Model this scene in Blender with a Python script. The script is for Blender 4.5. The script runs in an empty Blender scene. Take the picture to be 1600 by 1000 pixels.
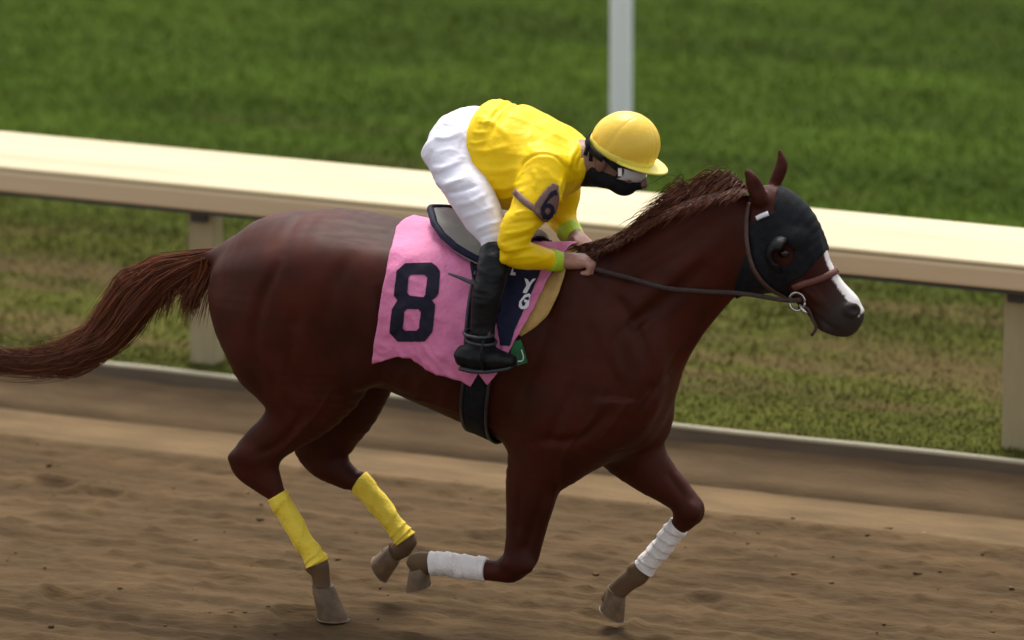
import bpy, math, random
import numpy as np
from mathutils import Vector, Matrix
from mathutils.bvhtree import BVHTree
from mathutils.geometry import delaunay_2d_cdt

rng = np.random.default_rng(7)
random.seed(7)
scene = bpy.context.scene
col = scene.collection

# ------------------------------------------------------------------ camera
# X = direction of travel along the track, Y = towards the infield, Z = up
F_PX = 11300.0                     # focal length in pixels of the 1600 px wide photograph
PITCH, YAW = math.radians(15.0), math.radians(21.5)
DIST, ZT = F_PX / 480.0, 1.05
fw = np.array([-math.sin(YAW) * math.cos(PITCH), math.cos(YAW) * math.cos(PITCH), -math.sin(PITCH)])
rt = np.array([math.cos(YAW), math.sin(YAW), 0.0])
up = np.cross(rt, fw)
CAM = np.array([0, 0, ZT]) - DIST * fw
cam_data = bpy.data.cameras.new('camera')
cam = bpy.data.objects.new('camera', cam_data)
col.objects.link(cam)
cam.matrix_world = Matrix(((rt[0], up[0], -fw[0], CAM[0]), (rt[1], up[1], -fw[1], CAM[1]),
                           (rt[2], up[2], -fw[2], CAM[2]), (0, 0, 0, 1)))
cam_data.sensor_width = 36.0
cam_data.lens = F_PX / 1600 * 36
cam_data.clip_start, cam_data.clip_end = 0.5, 3000
cam_data.dof.use_dof = True
cam_data.dof.focus_distance = DIST
cam_data.dof.aperture_fstop = 1.7
scene.camera = cam

# ------------------------------------------------------------------ world, sun, exposure
SUN_EL, SUN_AZ = math.radians(62), math.radians(-25)   # azimuth from +Y (behind the horse) towards -X
world = bpy.data.worlds.new('World')
scene.world = world
world.use_nodes = True
wn = world.node_tree.nodes
wl = world.node_tree.links
bg = wn['Background']
sky = wn.new('ShaderNodeTexSky')
sky.sky_type = 'NISHITA'
sky.sun_disc = False
sky.sun_elevation = SUN_EL
sky.sun_rotation = SUN_AZ
sky.dust_density = 4.0
sky.ozone_density = 0.6
hsv = wn.new('ShaderNodeHueSaturation')
hsv.inputs['Saturation'].default_value = 0.22
wl.new(sky.outputs[0], hsv.inputs['Color'])
wl.new(hsv.outputs[0], bg.inputs['Color'])
bg.inputs['Strength'].default_value = 0.15
sun_data = bpy.data.lights.new('sun', 'SUN')
sun_data.energy = 1.5
sun_data.angle = math.radians(22)
sun_data.color = (1.0, 0.95, 0.86)
sun = bpy.data.objects.new('sun', sun_data)
col.objects.link(sun)
sd = Vector((math.sin(SUN_AZ) * math.cos(SUN_EL), math.cos(SUN_AZ) * math.cos(SUN_EL), math.sin(SUN_EL)))
sun.rotation_euler = sd.to_track_quat('Z', 'Y').to_euler()
sun.location = (0, 0, 12)
scene.view_settings.view_transform = 'Standard'
scene.view_settings.look = 'None'
scene.view_settings.gamma = 1.0
scene.view_settings.exposure = 0.78


# ------------------------------------------------------------------ pixels to positions
def ray(u, v):
    return fw + rt * (u - 800) / F_PX - up * (v - 500) / F_PX


def U(u, v, y=0.0):
    """the point seen at pixel (u, v) in the upright plane Y = y"""
    r = ray(u, v)
    return CAM + r * (y - CAM[1]) / r[1]


def G(u, v, z=0.0):
    r = ray(u, v)
    return CAM + r * (z - CAM[2]) / r[2]


# ------------------------------------------------------------------ noise
def vnoise(p, seed=0):
    """smooth value noise 0..1, p is (n, d) with d = 2 or 3"""
    p = np.asarray(p, dtype=np.float64)
    tab = np.random.default_rng(seed).random(4096)
    i = np.floor(p).astype(np.int64)
    f = p - i
    f = f * f * (3 - 2 * f)
    d = p.shape[1]
    pr = (73856093, 19349663, 83492791)
    out = np.zeros(len(p))
    for c in range(2 ** d):
        w = np.ones(len(p))
        h = np.zeros(len(p), dtype=np.int64)
        for k in range(d):
            b = (c >> k) & 1
            w *= f[:, k] if b else 1 - f[:, k]
            h ^= (i[:, k] + b) * pr[k]
        h = (h ^ (h >> 13)) * 1274126177
        out += w * tab[(h ^ (h >> 16)) & 4095]
    return out


def fbm(p, seed=0, octv=4):
    p = np.asarray(p, dtype=np.float64)
    a, s, o = 1.0, 0.0, np.zeros(len(p))
    for k in range(octv):
        o += a * vnoise(p * 2 ** k, seed + k)
        s += a
        a *= 0.5
    return o / s


# ------------------------------------------------------------------ materials
def mat(name, c1, c2=None, rough=0.6, nscale=20, bump=0.0, bscale=80, sheen=0.0, spec=0.5, metal=0.0,
        stretch=(1, 1, 1), attr=None, detail=4, coat=0.0, trans=0.0):
    m = bpy.data.materials.new(name)
    m.use_nodes = True
    nt = m.node_tree
    b = nt.nodes['Principled BSDF']
    b.inputs['Roughness'].default_value = rough
    b.inputs['Metallic'].default_value = metal
    b.inputs['Specular IOR Level'].default_value = spec
    b.inputs['Coat Weight'].default_value = coat
    if sheen:
        b.inputs['Sheen Weight'].default_value = sheen
        b.inputs['Sheen Roughness'].default_value = 0.4
    if trans:
        b.inputs['Transmission Weight'].default_value = trans
    tc = nt.nodes.new('ShaderNodeTexCoord')
    mp = nt.nodes.new('ShaderNodeMapping')
    mp.inputs['Scale'].default_value = stretch
    nt.links.new(tc.outputs['Object'], mp.inputs['Vector'])
    n = nt.nodes.new('ShaderNodeTexNoise')
    n.inputs['Scale'].default_value = nscale
    n.inputs['Detail'].default_value = detail
    nt.links.new(mp.outputs[0], n.inputs['Vector'])
    rp = nt.nodes.new('ShaderNodeValToRGB')
    rp.color_ramp.elements[0].position = 0.32
    rp.color_ramp.elements[1].position = 0.68
    rp.color_ramp.elements[0].color = (*c1, 1)
    rp.color_ramp.elements[1].color = (*(c2 or c1), 1)
    nt.links.new(n.outputs['Fac'], rp.inputs['Fac'])
    out = rp.outputs[0]
    if attr:
        a = nt.nodes.new('ShaderNodeAttribute')
        a.attribute_name = attr
        mx = nt.nodes.new('ShaderNodeMix')
        mx.data_type = 'RGBA'
        mx.blend_type = 'MULTIPLY'
        mx.inputs['Factor'].default_value = 1.0
        nt.links.new(a.outputs['Color'], mx.inputs['A'])
        nt.links.new(out, mx.inputs['B'])
        out = mx.outputs['Result']
    nt.links.new(out, b.inputs['Base Color'])
    if bump:
        n2 = nt.nodes.new('ShaderNodeTexNoise')
        n2.inputs['Scale'].default_value = bscale
        n2.inputs['Detail'].default_value = 5
        nt.links.new(mp.outputs[0], n2.inputs['Vector'])
        bp = nt.nodes.new('ShaderNodeBump')
        bp.inputs['Strength'].default_value = bump
        bp.inputs['Distance'].default_value = 0.01
        nt.links.new(n2.outputs['Fac'], bp.inputs['Height'])
        nt.links.new(bp.outputs[0], b.inputs['Normal'])
    return m


M = {
    'coat': mat('horse_coat', (0.78, 0.78, 0.78), (1.18, 1.15, 1.15), rough=0.52, nscale=9, bump=0.10, bscale=420,
                spec=0.17, attr='col', sheen=0.0, stretch=(1, 1, 1.0), detail=8),
    'hair': mat('mane_hair', (0.8, 0.8, 0.8), (1.15, 1.1, 1.1), rough=0.5, nscale=30, attr='col', spec=0.3),
    'hoof': mat('hoof_horn', (0.165, 0.100, 0.050), (0.085, 0.052, 0.027), rough=0.6, nscale=25, bump=0.3, bscale=60),
    'eye': mat('eye', (0.012, 0.007, 0.005), rough=0.08),
    'silk': mat('yellow_silk', (0.88, 0.57, 0.0), (0.92, 0.63, 0.002), rough=0.5, nscale=9, bump=0.25, bscale=40, spec=0.25),
    'cap': mat('cap_cloth', (0.82, 0.53, 0.045), (0.86, 0.58, 0.065), rough=0.45, nscale=12, bump=0.12, bscale=50),
    'brim': mat('cap_brim', (0.80, 0.68, 0.09), (0.84, 0.72, 0.12), rough=0.4, nscale=12),
    'cuff': mat('lime_cuff', (0.40, 0.60, 0.02), (0.47, 0.66, 0.03), rough=0.6, nscale=30, bump=0.3, bscale=120),
    'white': mat('white_breeches', (0.76, 0.75, 0.87), (0.80, 0.79, 0.90), rough=0.55, nscale=10, bump=0.2, bscale=45),
    'skin': mat('skin', (0.36, 0.18, 0.13), (0.42, 0.22, 0.165), rough=0.5, nscale=40, bump=0.1, bscale=150, attr='col'),
    'black': mat('black_leather', (0.004, 0.0043, 0.0055), (0.008, 0.0085, 0.010), rough=0.45, spec=0.2, nscale=25, bump=0.25, bscale=60),
    'greyboot': mat('worn_boot_leather', (0.014, 0.015, 0.018), (0.028, 0.030, 0.034), rough=0.45, nscale=22, bump=0.3, bscale=60),
    'blackcloth': mat('black_cloth', (0.006, 0.0065, 0.009), (0.012, 0.013, 0.016), rough=0.7, spec=0.15, nscale=40, bump=0.2, bscale=200),
    'saddle': mat('saddle_grey', (0.22, 0.23, 0.215), (0.30, 0.30, 0.275), rough=0.5, nscale=18, bump=0.2, bscale=90),
    'saddlestrap': mat('grey_blue_strap', (0.05, 0.055, 0.075), (0.07, 0.075, 0.1), rough=0.5, nscale=30),
    'navy': mat('navy_cloth', (0.008, 0.010, 0.030), (0.012, 0.014, 0.040), rough=0.65, spec=0.2, nscale=40, bump=0.2, bscale=150),
    'pink': mat('pink_cloth', (0.62, 0.165, 0.33), (0.70, 0.205, 0.39), rough=0.7, nscale=12, bump=0.3, bscale=70),
    'number': mat('number_print', (0.011, 0.010, 0.022), (0.018, 0.015, 0.030), rough=0.7, spec=0.15, nscale=40),
    'print': mat('white_print', (0.75, 0.75, 0.80), rough=0.6),
    'tan': mat('chamois', (0.42, 0.26, 0.075), (0.50, 0.32, 0.11), rough=0.85, nscale=30, bump=0.3, bscale=90),
    'leather': mat('bridle_leather', (0.045, 0.020, 0.014), (0.07, 0.03, 0.02), rough=0.5, nscale=40, bump=0.2, bscale=120),
    'redleather': mat('noseband_leather', (0.10, 0.027, 0.018), (0.13, 0.037, 0.025), rough=0.55, nscale=40),
    'rubber': mat('rein_rubber', (0.035, 0.022, 0.018), (0.055, 0.035, 0.028), rough=0.75, nscale=60, bump=0.5, bscale=300),
    'steel': mat('steel', (0.6, 0.6, 0.6), rough=0.25, metal=1.0),
    'yellowwrap': mat('yellow_bandage', (0.80, 0.56, 0.03), (0.86, 0.66, 0.07), rough=0.8, nscale=25, bump=0.4, bscale=120),
    'whitewrap': mat('white_bandage', (0.72, 0.66, 0.62), (0.80, 0.75, 0.72), rough=0.8, nscale=18, bump=0.4, bscale=120),
    'green': mat('green_tag', (0.006, 0.10, 0.03), (0.01, 0.14, 0.045), rough=0.5, nscale=30),
    'mauve': mat('armband_vinyl', (0.15, 0.078, 0.062), (0.19, 0.105, 0.085), rough=0.5, nscale=25, bump=0.1, bscale=60),
    'lens': mat('goggle_lens', (0.55, 0.55, 0.58), rough=0.12, coat=0.5),
    'cover': mat('rail_cream_paint', (0.46, 0.36, 0.195), (0.56, 0.46, 0.275), rough=0.55, nscale=6, bump=0.15, bscale=30, stretch=(0.12, 1.5, 1)),
    'lip': mat('rail_face_paint', (0.62, 0.47, 0.28), (0.68, 0.52, 0.32), rough=0.65, nscale=8, bump=0.15, bscale=40, stretch=(0.15, 1, 1.5)),
    'post': mat('post_paint', (0.34, 0.28, 0.155), (0.40, 0.33, 0.19), rough=0.7, nscale=14, bump=0.2, bscale=60, stretch=(1, 1, 0.3)),
    'darkmetal': mat('dark_bracket', (0.05, 0.045, 0.035), rough=0.6),
    'pole': mat('white_pole_paint', (0.86, 0.87, 0.88), (0.90, 0.91, 0.92), rough=0.4, nscale=6, stretch=(1, 1, 0.2)),
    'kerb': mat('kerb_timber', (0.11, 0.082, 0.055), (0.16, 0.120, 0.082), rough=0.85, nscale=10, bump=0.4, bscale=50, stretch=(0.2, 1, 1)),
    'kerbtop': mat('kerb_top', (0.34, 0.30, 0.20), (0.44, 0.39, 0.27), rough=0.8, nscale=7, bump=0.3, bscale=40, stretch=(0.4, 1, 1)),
    'dirt': mat('track_dirt', (0.80, 0.80, 0.80), (1.18, 1.16, 1.12), rough=0.95, nscale=9, bump=0.7, bscale=70, spec=0.05, attr='col', detail=8, stretch=(0.35, 1, 1)),
    'soil': mat('turf_soil', (0.8, 0.8, 0.8), (1.15, 1.15, 1.1), rough=0.95, nscale=12, bump=0.5, bscale=50, spec=0.05, attr='col', detail=6),
    'grass': mat('grass_blade', (0.85, 0.85, 0.85), (1.15, 1.15, 1.1), rough=0.75, nscale=5, attr='col', spec=0.06),
    'field': mat('far_grass', (0.030, 0.052, 0.004), (0.042, 0.070, 0.006), rough=0.9, nscale=1.2, bump=0.6, bscale=20, spec=0.1, detail=8),
}
_nt = M['coat'].node_tree
_n = _nt.nodes.new('ShaderNodeTexNoise'); _n.inputs['Scale'].default_value = 26; _n.inputs['Detail'].default_value = 6
_mr = _nt.nodes.new('ShaderNodeMapRange')
_mr.inputs['From Min'].default_value = 0.3; _mr.inputs['From Max'].default_value = 0.7
_mr.inputs['To Min'].default_value = 0.53; _mr.inputs['To Max'].default_value = 0.62
_nt.links.new(_n.outputs['Fac'], _mr.inputs['Value'])
_nt.links.new(_mr.outputs[0], _nt.nodes['Principled BSDF'].inputs['Roughness'])
M['lens'].node_tree.nodes['Principled BSDF'].inputs['Alpha'].default_value = 1.0


# ------------------------------------------------------------------ objects
def link_mesh(name, verts, faces, material, parent=None, smooth=True, colors=None):
    me = bpy.data.meshes.new(name)
    verts = np.asarray(verts, dtype=np.float64)
    me.from_pydata(verts.tolist(), [], [list(map(int, f)) for f in faces] if not isinstance(faces, np.ndarray) else faces.tolist())
    if smooth:
        me.polygons.foreach_set('use_smooth', np.ones(len(me.polygons), dtype=bool))
    if colors is not None:
        a = me.color_attributes.new('col', 'FLOAT_COLOR', 'POINT')
        c = np.ones((len(verts), 4), dtype=np.float32)
        c[:, :3] = colors
        a.data.foreach_set('color', c.ravel())
    me.materials.append(material)
    me.update()
    ob = bpy.data.objects.new(name, me)
    col.objects.link(ob)
    if parent is not None:
        ob.parent = parent
        ob.matrix_parent_inverse = Matrix.Translation(-world_loc(parent))
    else:
        c = (verts.min(0) + verts.max(0)) / 2
        c[2] = verts[:, 2].min()
        me.transform(Matrix.Translation(-Vector(c)))
        ob.location = c
    return ob


def world_loc(o):
    l = Vector(o.location)
    if o.parent is not None:
        l = o.matrix_parent_inverse @ l + world_loc(o.parent)
    return l


def tag(o, label=None, cat=None, group=None, kind=None):
    if label: o['label'] = label
    if cat: o['category'] = cat
    if group: o['group'] = group
    if kind: o['kind'] = kind
    return o


def thing(name, loc, label, cat, group=None):
    o = bpy.data.objects.new(name, None)
    o.empty_display_size = 0.1
    o.location = loc
    col.objects.link(o)
    return tag(o, label, cat, group)


def grid_faces(nu, nv, wrap_v=False):
    f = []
    for i in range(nu - 1):
        for j in range(nv if wrap_v else nv - 1):
            k = (j + 1) % nv
            f.append((i * nv + j, i * nv + k, (i + 1) * nv + k, (i + 1) * nv + j))
    return f


def tube(pts, radii, n=10, cap=True):
    """round tube through pts; returns verts, faces"""
    pts = np.asarray(pts, float)
    radii = np.broadcast_to(np.asarray(radii, float), (len(pts),))
    tg = np.gradient(pts, axis=0)
    tg /= np.linalg.norm(tg, axis=1)[:, None] + 1e-12
    ref = np.array([0.0, 0, 1]) if abs(tg[0][2]) < 0.8 else np.array([0.0, 1, 0])
    V = []
    for p, t, r in zip(pts, tg, radii):
        s = np.cross(t, ref); s /= np.linalg.norm(s) + 1e-12
        ref = np.cross(s, t)
        for k in range(n):
            a = 2 * math.pi * k / n
            V.append(p + r * (math.cos(a) * s + math.sin(a) * ref))
    Fs = grid_faces(len(pts), n, True)
    if cap:
        Fs.append(tuple(range(n - 1, -1, -1)))
        b = (len(pts) - 1) * n
        Fs.append(tuple(b + k for k in range(n)))
    return np.array(V), Fs


def catmull(P, m):
    P = np.asarray(P, float)
    Q = np.vstack([2 * P[0] - P[1], P, 2 * P[-1] - P[-2]])
    out = []
    for i in range(1, len(Q) - 2):
        for s in range(m):
            t = s / m
            out.append(0.5 * (2 * Q[i] + (Q[i + 1] - Q[i - 1]) * t + (2 * Q[i - 1] - 5 * Q[i] + 4 * Q[i + 1] - Q[i + 2]) * t * t
                              + (3 * Q[i] - Q[i - 1] - 3 * Q[i + 1] + Q[i + 2]) * t ** 3))
    out.append(P[-1])
    return np.array(out)


def box_verts(x0, x1, y0, y1, z0, z1):
    v = [(x, y, z) for x in (x0, x1) for y in (y0, y1) for z in (z0, z1)]
    f = [(0, 1, 3, 2), (4, 6, 7, 5), (0, 4, 5, 1), (2, 3, 7, 6), (0, 2, 6, 4), (1, 5, 7, 3)]
    return v, f


def bevel(o, w=0.006, seg=2):
    m = o.modifiers.new('bevel', 'BEVEL')
    m.width = w
    m.segments = seg
    m.limit_method = 'ANGLE'
    return o


# ------------------------------------------------------------------ implicit bodies
class Field:
    def __init__(self, lo, hi, h):
        self.lo = np.array(lo, float)
        self.h = h
        self.n = np.ceil((np.array(hi) - self.lo) / h).astype(int) + 1
        self.a = np.full(self.n, 0.3, dtype=np.float32)

    def box(self, lo, hi):
        i0 = np.clip(np.floor((lo - self.lo) / self.h).astype(int), 0, self.n)
        i1 = np.clip(np.ceil((hi - self.lo) / self.h).astype(int) + 1, 0, self.n)
        return i0, i1

    def coords(self, i0, i1):
        ax = [(self.lo[k] + self.h * np.arange(i0[k], i1[k])).astype(np.float32) for k in range(3)]
        return ax[0][:, None, None], ax[1][None, :, None], ax[2][None, None, :]

    def blend(self, i0, i1, d, k, sub=False):
        s = tuple(slice(a, b) for a, b in zip(i0, i1))
        f = self.a[s]
        if sub:
            h = np.clip(0.5 + 0.5 * (f + d) / k, 0, 1)
            self.a[s] = -d * (1 - h) + f * h + k * h * (1 - h)
        elif k <= 0:
            self.a[s] = np.minimum(f, d)
        else:
            h = np.clip(0.5 + 0.5 * (f - d) / k, 0, 1)
            self.a[s] = f * (1 - h) + d * h - k * h * (1 - h)

    def loft(self, nodes, k=0.03, m=4, p=2.0, grow=0.0, cap=0.7):
        """nodes: (centre, in-plane half vector, lateral half width)"""
        R = resample(nodes, m)
        C, A, W = R
        mg = max(np.linalg.norm(A, axis=1).max(), W.max()) + grow + max(k, 0.02) + 0.02
        i0, i1 = self.box(C.min(0) - mg, C.max(0) + mg)
        if np.any(i1 <= i0): return
        D = np.full(i1 - i0, 0.3, dtype=np.float32)
        for i in range(len(C) - 1):
            rr = max(np.linalg.norm(A[i]), np.linalg.norm(A[i + 1]), W[i], W[i + 1]) + grow + max(k, 0.02) + 0.015
            lo, hi = np.minimum(C[i], C[i + 1]) - rr, np.maximum(C[i], C[i + 1]) + rr
            j0, j1 = self.box(lo, hi)
            j0, j1 = np.maximum(j0, i0), np.minimum(j1, i1)
            if np.any(j1 <= j0): continue
            X, Y, Z = self.coords(j0, j1)
            ax = C[i + 1] - C[i]
            L = np.linalg.norm(ax)
            if L < 1e-6: continue
            ax = ax / L
            e3 = np.array([0, 1.0, 0]) - ax[1] * ax
            e3 /= np.linalg.norm(e3)
            e2 = np.cross(ax, e3)
            dx, dy, dz = X - C[i][0], Y - C[i][1], Z - C[i][2]
            along = dx * ax[0] + dy * ax[1] + dz * ax[2]
            t = np.clip(along / L, 0, 1)
            ra0, ra1 = abs(A[i] @ e2) + grow, abs(A[i + 1] @ e2) + grow
            ra = ra0 + (ra1 - ra0) * t
            w = (W[i] + grow) + (W[i + 1] - W[i]) * t
            e1 = along - t * L
            b = (dx * e2[0] + dy * e2[1] + dz * e2[2]) / ra
            l = (dx * e3[0] + dy * e3[1] + dz * e3[2]) / w
            mn = np.minimum(ra, w)
            c = e1 / (mn * cap)
            if p == 2:
                r = np.sqrt(b * b + l * l + c * c)
            else:
                r = (np.abs(b) ** p + np.abs(l) ** p + np.abs(c) ** p) ** (1 / p)
            d = ((r - 1) * mn).astype(np.float32)
            s = tuple(slice(a - o, bb - o) for a, bb, o in zip(j0, j1, i0))
            D[s] = np.minimum(D[s], d)
        self.blend(i0, i1, D, k)

    def ell(self, c, r, k=0.03, rot=None, sub=False, grow=0.0):
        c = np.asarray(c, float); r = np.asarray(r, float) + grow
        mg = r.max() + k + 0.03
        i0, i1 = self.box(c - mg, c + mg)
        if np.any(i1 <= i0): return
        X, Y, Z = self.coords(i0, i1)
        d = [X - c[0], Y - c[1], Z - c[2]]
        Rm = np.eye(3) if rot is None else rot            # rows = axes
        q = 0
        for a in range(3):
            q = q + ((d[0] * Rm[a][0] + d[1] * Rm[a][1] + d[2] * Rm[a][2]) / r[a]) ** 2
        self.blend(i0, i1, ((np.sqrt(q) - 1) * r.min()).astype(np.float32), k, sub)

    def cap(self, a, b, ra, rb, k=0.01, grow=0.0):
        a, b = np.asarray(a, float), np.asarray(b, float)
        mg = max(ra, rb) + grow + k + 0.02
        i0, i1 = self.box(np.minimum(a, b) - mg, np.maximum(a, b) + mg)
        if np.any(i1 <= i0): return
        X, Y, Z = self.coords(i0, i1)
        ab = b - a
        L2 = ab @ ab + 1e-12
        t = np.clip(((X - a[0]) * ab[0] + (Y - a[1]) * ab[1] + (Z - a[2]) * ab[2]) / L2, 0, 1)
        d = np.sqrt((X - a[0] - t * ab[0]) ** 2 + (Y - a[1] - t * ab[1]) ** 2 + (Z - a[2] - t * ab[2]) ** 2) - (ra + (rb - ra) * t + grow)
        self.blend(i0, i1, d.astype(np.float32), k)

    def mesh(self, smooth=2):
        f = self.a
        n = f.shape
        s = f < 0
        cs = [s[i:n[0] - 1 + i, j:n[1] - 1 + j, k:n[2] - 1 + k] for i in (0, 1) for j in (0, 1) for k in (0, 1)]
        cnt = sum(c.astype(np.int8) for c in cs)
        act = (cnt > 0) & (cnt < 8)
        idx = np.full(act.shape, -1, dtype=np.int64)
        I = np.argwhere(act)
        idx[act] = np.arange(len(I))
        acc = np.zeros((len(I), 3)); num = np.zeros(len(I))
        cor = [np.array((i, j, k)) for i in (0, 1) for j in (0, 1) for k in (0, 1)]
        vals = [f[I[:, 0] + c[0], I[:, 1] + c[1], I[:, 2] + c[2]].astype(np.float64) for c in cor]
        for a in range(8):
            for b in range(a + 1, 8):
                if np.abs(cor[a] - cor[b]).sum() != 1: continue
                va, vb = vals[a], vals[b]
                m = (va < 0) != (vb < 0)
                t = np.zeros(len(I)); t[m] = va[m] / (va[m] - vb[m])
                acc[m] += cor[a] + t[m, None] * (cor[b] - cor[a])
                num[m] += 1
        V = self.lo + self.h * (I + acc / num[:, None])
        quads = []
        for ax in range(3):
            sl0 = [slice(None)] * 3; sl1 = [slice(None)] * 3
            sl0[ax] = slice(0, n[ax] - 1); sl1[ax] = slice(1, n[ax])
            ch = s[tuple(sl0)] != s[tuple(sl1)]
            E = np.argwhere(ch)
            o1, o2 = [(1, 2), (2, 0), (0, 1)][ax]
            E = E[(E[:, o1] > 0) & (E[:, o2] > 0) & (E[:, o1] < n[o1] - 1) & (E[:, o2] < n[o2] - 1)]
            ins = s[E[:, 0], E[:, 1], E[:, 2]]
            q = []
            for da, db in ((1, 1), (0, 1), (0, 0), (1, 0)):
                P = E.copy(); P[:, o1] -= da; P[:, o2] -= db
                q.append(idx[P[:, 0], P[:, 1], P[:, 2]])
            q = np.stack(q, 1)
            q[~ins] = q[~ins][:, ::-1]
            quads.append(q)
        Q = np.concatenate(quads)
        Q = Q[(Q >= 0).all(1)]
        e = np.concatenate([Q[:, [0, 1]], Q[:, [1, 2]], Q[:, [2, 3]], Q[:, [3, 0]]])
        e = np.concatenate([e, e[:, ::-1]])
        deg = np.bincount(e[:, 0], minlength=len(V)).astype(float)[:, None]
        deg[deg == 0] = 1
        for it in range(smooth * 2):
            lam = 0.55 if it % 2 == 0 else -0.45
            sm = np.stack([np.bincount(e[:, 0], V[e[:, 1], c], minlength=len(V)) for c in range(3)], 1) / deg
            V = V + lam * (sm - V)
        return V, Q


def vnormals(V, Q):
    n = np.cross(V[Q[:, 2]] - V[Q[:, 0]], V[Q[:, 3]] - V[Q[:, 1]])
    N = np.zeros_like(V)
    for k in range(4):
        for c in range(3):
            N[:, c] += np.bincount(Q[:, k], n[:, c], minlength=len(V))
    return N / (np.linalg.norm(N, axis=1)[:, None] + 1e-12)


def resample(nodes, m):
    C = catmull([n[0] for n in nodes], m)
    A = catmull([n[1] for n in nodes], m)
    W = catmull([[n[2]] for n in nodes], m)[:, 0]
    return C, A, W


def N(u1, v1, u2, v2, y, w):
    a, b = U(u1, v1, y), U(u2, v2, y)
    return ((a + b) / 2, (a - b) / 2, w)


def bounds(lofts, mg=0.05):
    P = np.vstack([np.vstack([n[0] + n[1], n[0] - n[1], n[0] + [0, n[2], 0], n[0] - [0, n[2], 0]]) for l in lofts for n in l])
    return P.min(0) - mg, P.max(0) + mg


# ================================================================== THE SETTING
KERB_Y = float(G(800, 640, 0.1)[1])
RIDGE_Y = float(G(800, 771, 0.0)[1])
RUT_Y = float(G(800, 715, 0.0)[1])

# far ground: one sheet out to the horizon, under the track and the turf
v, f = [(-900, -900, -0.10), (900, -900, -0.10), (900, 900, -0.10), (-900, 900, -0.10)], [(0, 1, 2, 3)]
tag(link_mesh('ground', v, f, M['field'], smooth=False), kind='structure')


PRINTS = [(rng.uniform(-4, 3), rng.uniform(-1.9, RIDGE_Y - .1), rng.uniform(.05, .08), rng.uniform(.010, .026)) for _ in range(36)]


def ground_profile(x, y):
    """height of the track: harrowed cushion, smooth strip, rut and bank up to the kerb"""
    P2 = np.stack([x, y], 1)
    har = np.clip((RIDGE_Y - y) / 0.05, 0, 1)
    fur = 0.005 * np.sin(2 * np.pi * (y + 0.05 * vnoise(np.stack([x * 0.6, y * 2], 1), 5)) / 0.105) * (0.3 + 0.9 * vnoise(np.stack([x * 0.8, y * 5], 1), 3))
    clod = 0.017 * (fbm(np.stack([x * 1.5, y * 18], 1), 11, 5) - 0.5) + 0.012 * (fbm(np.stack([x * 22, y * 40], 1), 15, 2) - 0.5) + 0.014 * np.clip(vnoise(np.stack([x * 14, y * 26], 1), 21) - 0.62, 0, 1) / 0.38
    z = har * (fur + clod)
    z += 0.028 * np.exp(-((y - RIDGE_Y + 0.02 + 0.04 * (vnoise(np.stack([x * 1.1, y * 0], 1), 8) - 0.5)) / 0.045) ** 2)
    for hx, hy, hr, hd_ in PRINTS:
        near_ = np.abs(x - hx) < 0.4
        near_ &= np.abs(y - hy) < 0.4
        if near_.any():
            q = np.hypot((x[near_] - hx) * 0.8, y[near_] - hy) / hr
            z[near_] += har[near_] * hd_ * (-np.exp(-q ** 4) + 0.55 * np.exp(-((q - 1.35) / 0.35) ** 2))
    smooth = (1 - har)
    z += smooth * 0.010 * (fbm(np.stack([x * 2.5, y * 14], 1), 31, 3) - 0.5)
    z -= 0.030 * np.exp(-((y - RUT_Y + 0.03 * (vnoise(np.stack([x * 0.7, y * 0], 1), 18) - 0.5)) / 0.045) ** 2)
    z += 0.058 * np.clip((y - RUT_Y - 0.02) / (KERB_Y - RUT_Y - 0.02), 0, 1.0) ** 2.2
    return z - 0.004 + 0.012 * np.clip((y - KERB_Y + 0.06) / 0.06, 0, 1) * vnoise(np.stack([x * 6, y * 0], 1), 28)


def track_color(x, y):
    a = fbm(np.stack([x * 0.9, y * 10], 1), 41, 4)[:, None]
    b = fbm(np.stack([x * 2.2, y * 26], 1), 47, 3)[:, None]
    har = np.clip((RIDGE_Y - y) / 0.06, 0, 1)[:, None]
    bank = np.clip((y - RUT_Y) / 0.05, 0, 1)[:, None]
    rut = np.exp(-((y - RUT_Y) / 0.05) ** 2)[:, None]
    c_h = np.array([0.084, 0.0545, 0.0285]) * (0.72 + 0.55 * a) * (0.82 + 0.36 * b)
    c_s = np.array([0.152, 0.103, 0.056]) * (0.85 + 0.3 * a)
    c_b = np.array([0.150, 0.101, 0.057]) * (0.78 + 0.45 * a)
    c = c_h * har + (1 - har) * (c_s * (1 - bank) + c_b * bank)
    c = c * (1 - 0.55 * rut)
    return c


def sheet(name, xs, ys, zf, cf, m, kind='structure'):
    X, Y = np.meshgrid(xs, ys, indexing='ij')
    x, y = X.ravel(), Y.ravel()
    V = np.stack([x, y, zf(x, y)], 1)
    nu, nv = len(xs), len(ys)  # head darker than the hands: shade on the face painted into the skin
    i = (np.arange(nu - 1)[:, None] * nv + np.arange(nv - 1)[None, :]).ravel()
    Q = np.stack([i, i + nv, i + nv + 1, i + 1], 1)
    return tag(link_mesh(name, V, Q, m, colors=cf(x, y)), kind=kind)


xs = np.concatenate([np.linspace(-60, -4.6, 60), np.arange(-4.5, 3.6, 0.02), np.linspace(3.8, 60, 60)])
ys = np.concatenate([np.linspace(-40, -2.2, 40), np.arange(-2.1, KERB_Y - 0.002, 0.0125)])
sheet('dirt_track', xs, ys, ground_profile, track_color, M['dirt'])



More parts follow.
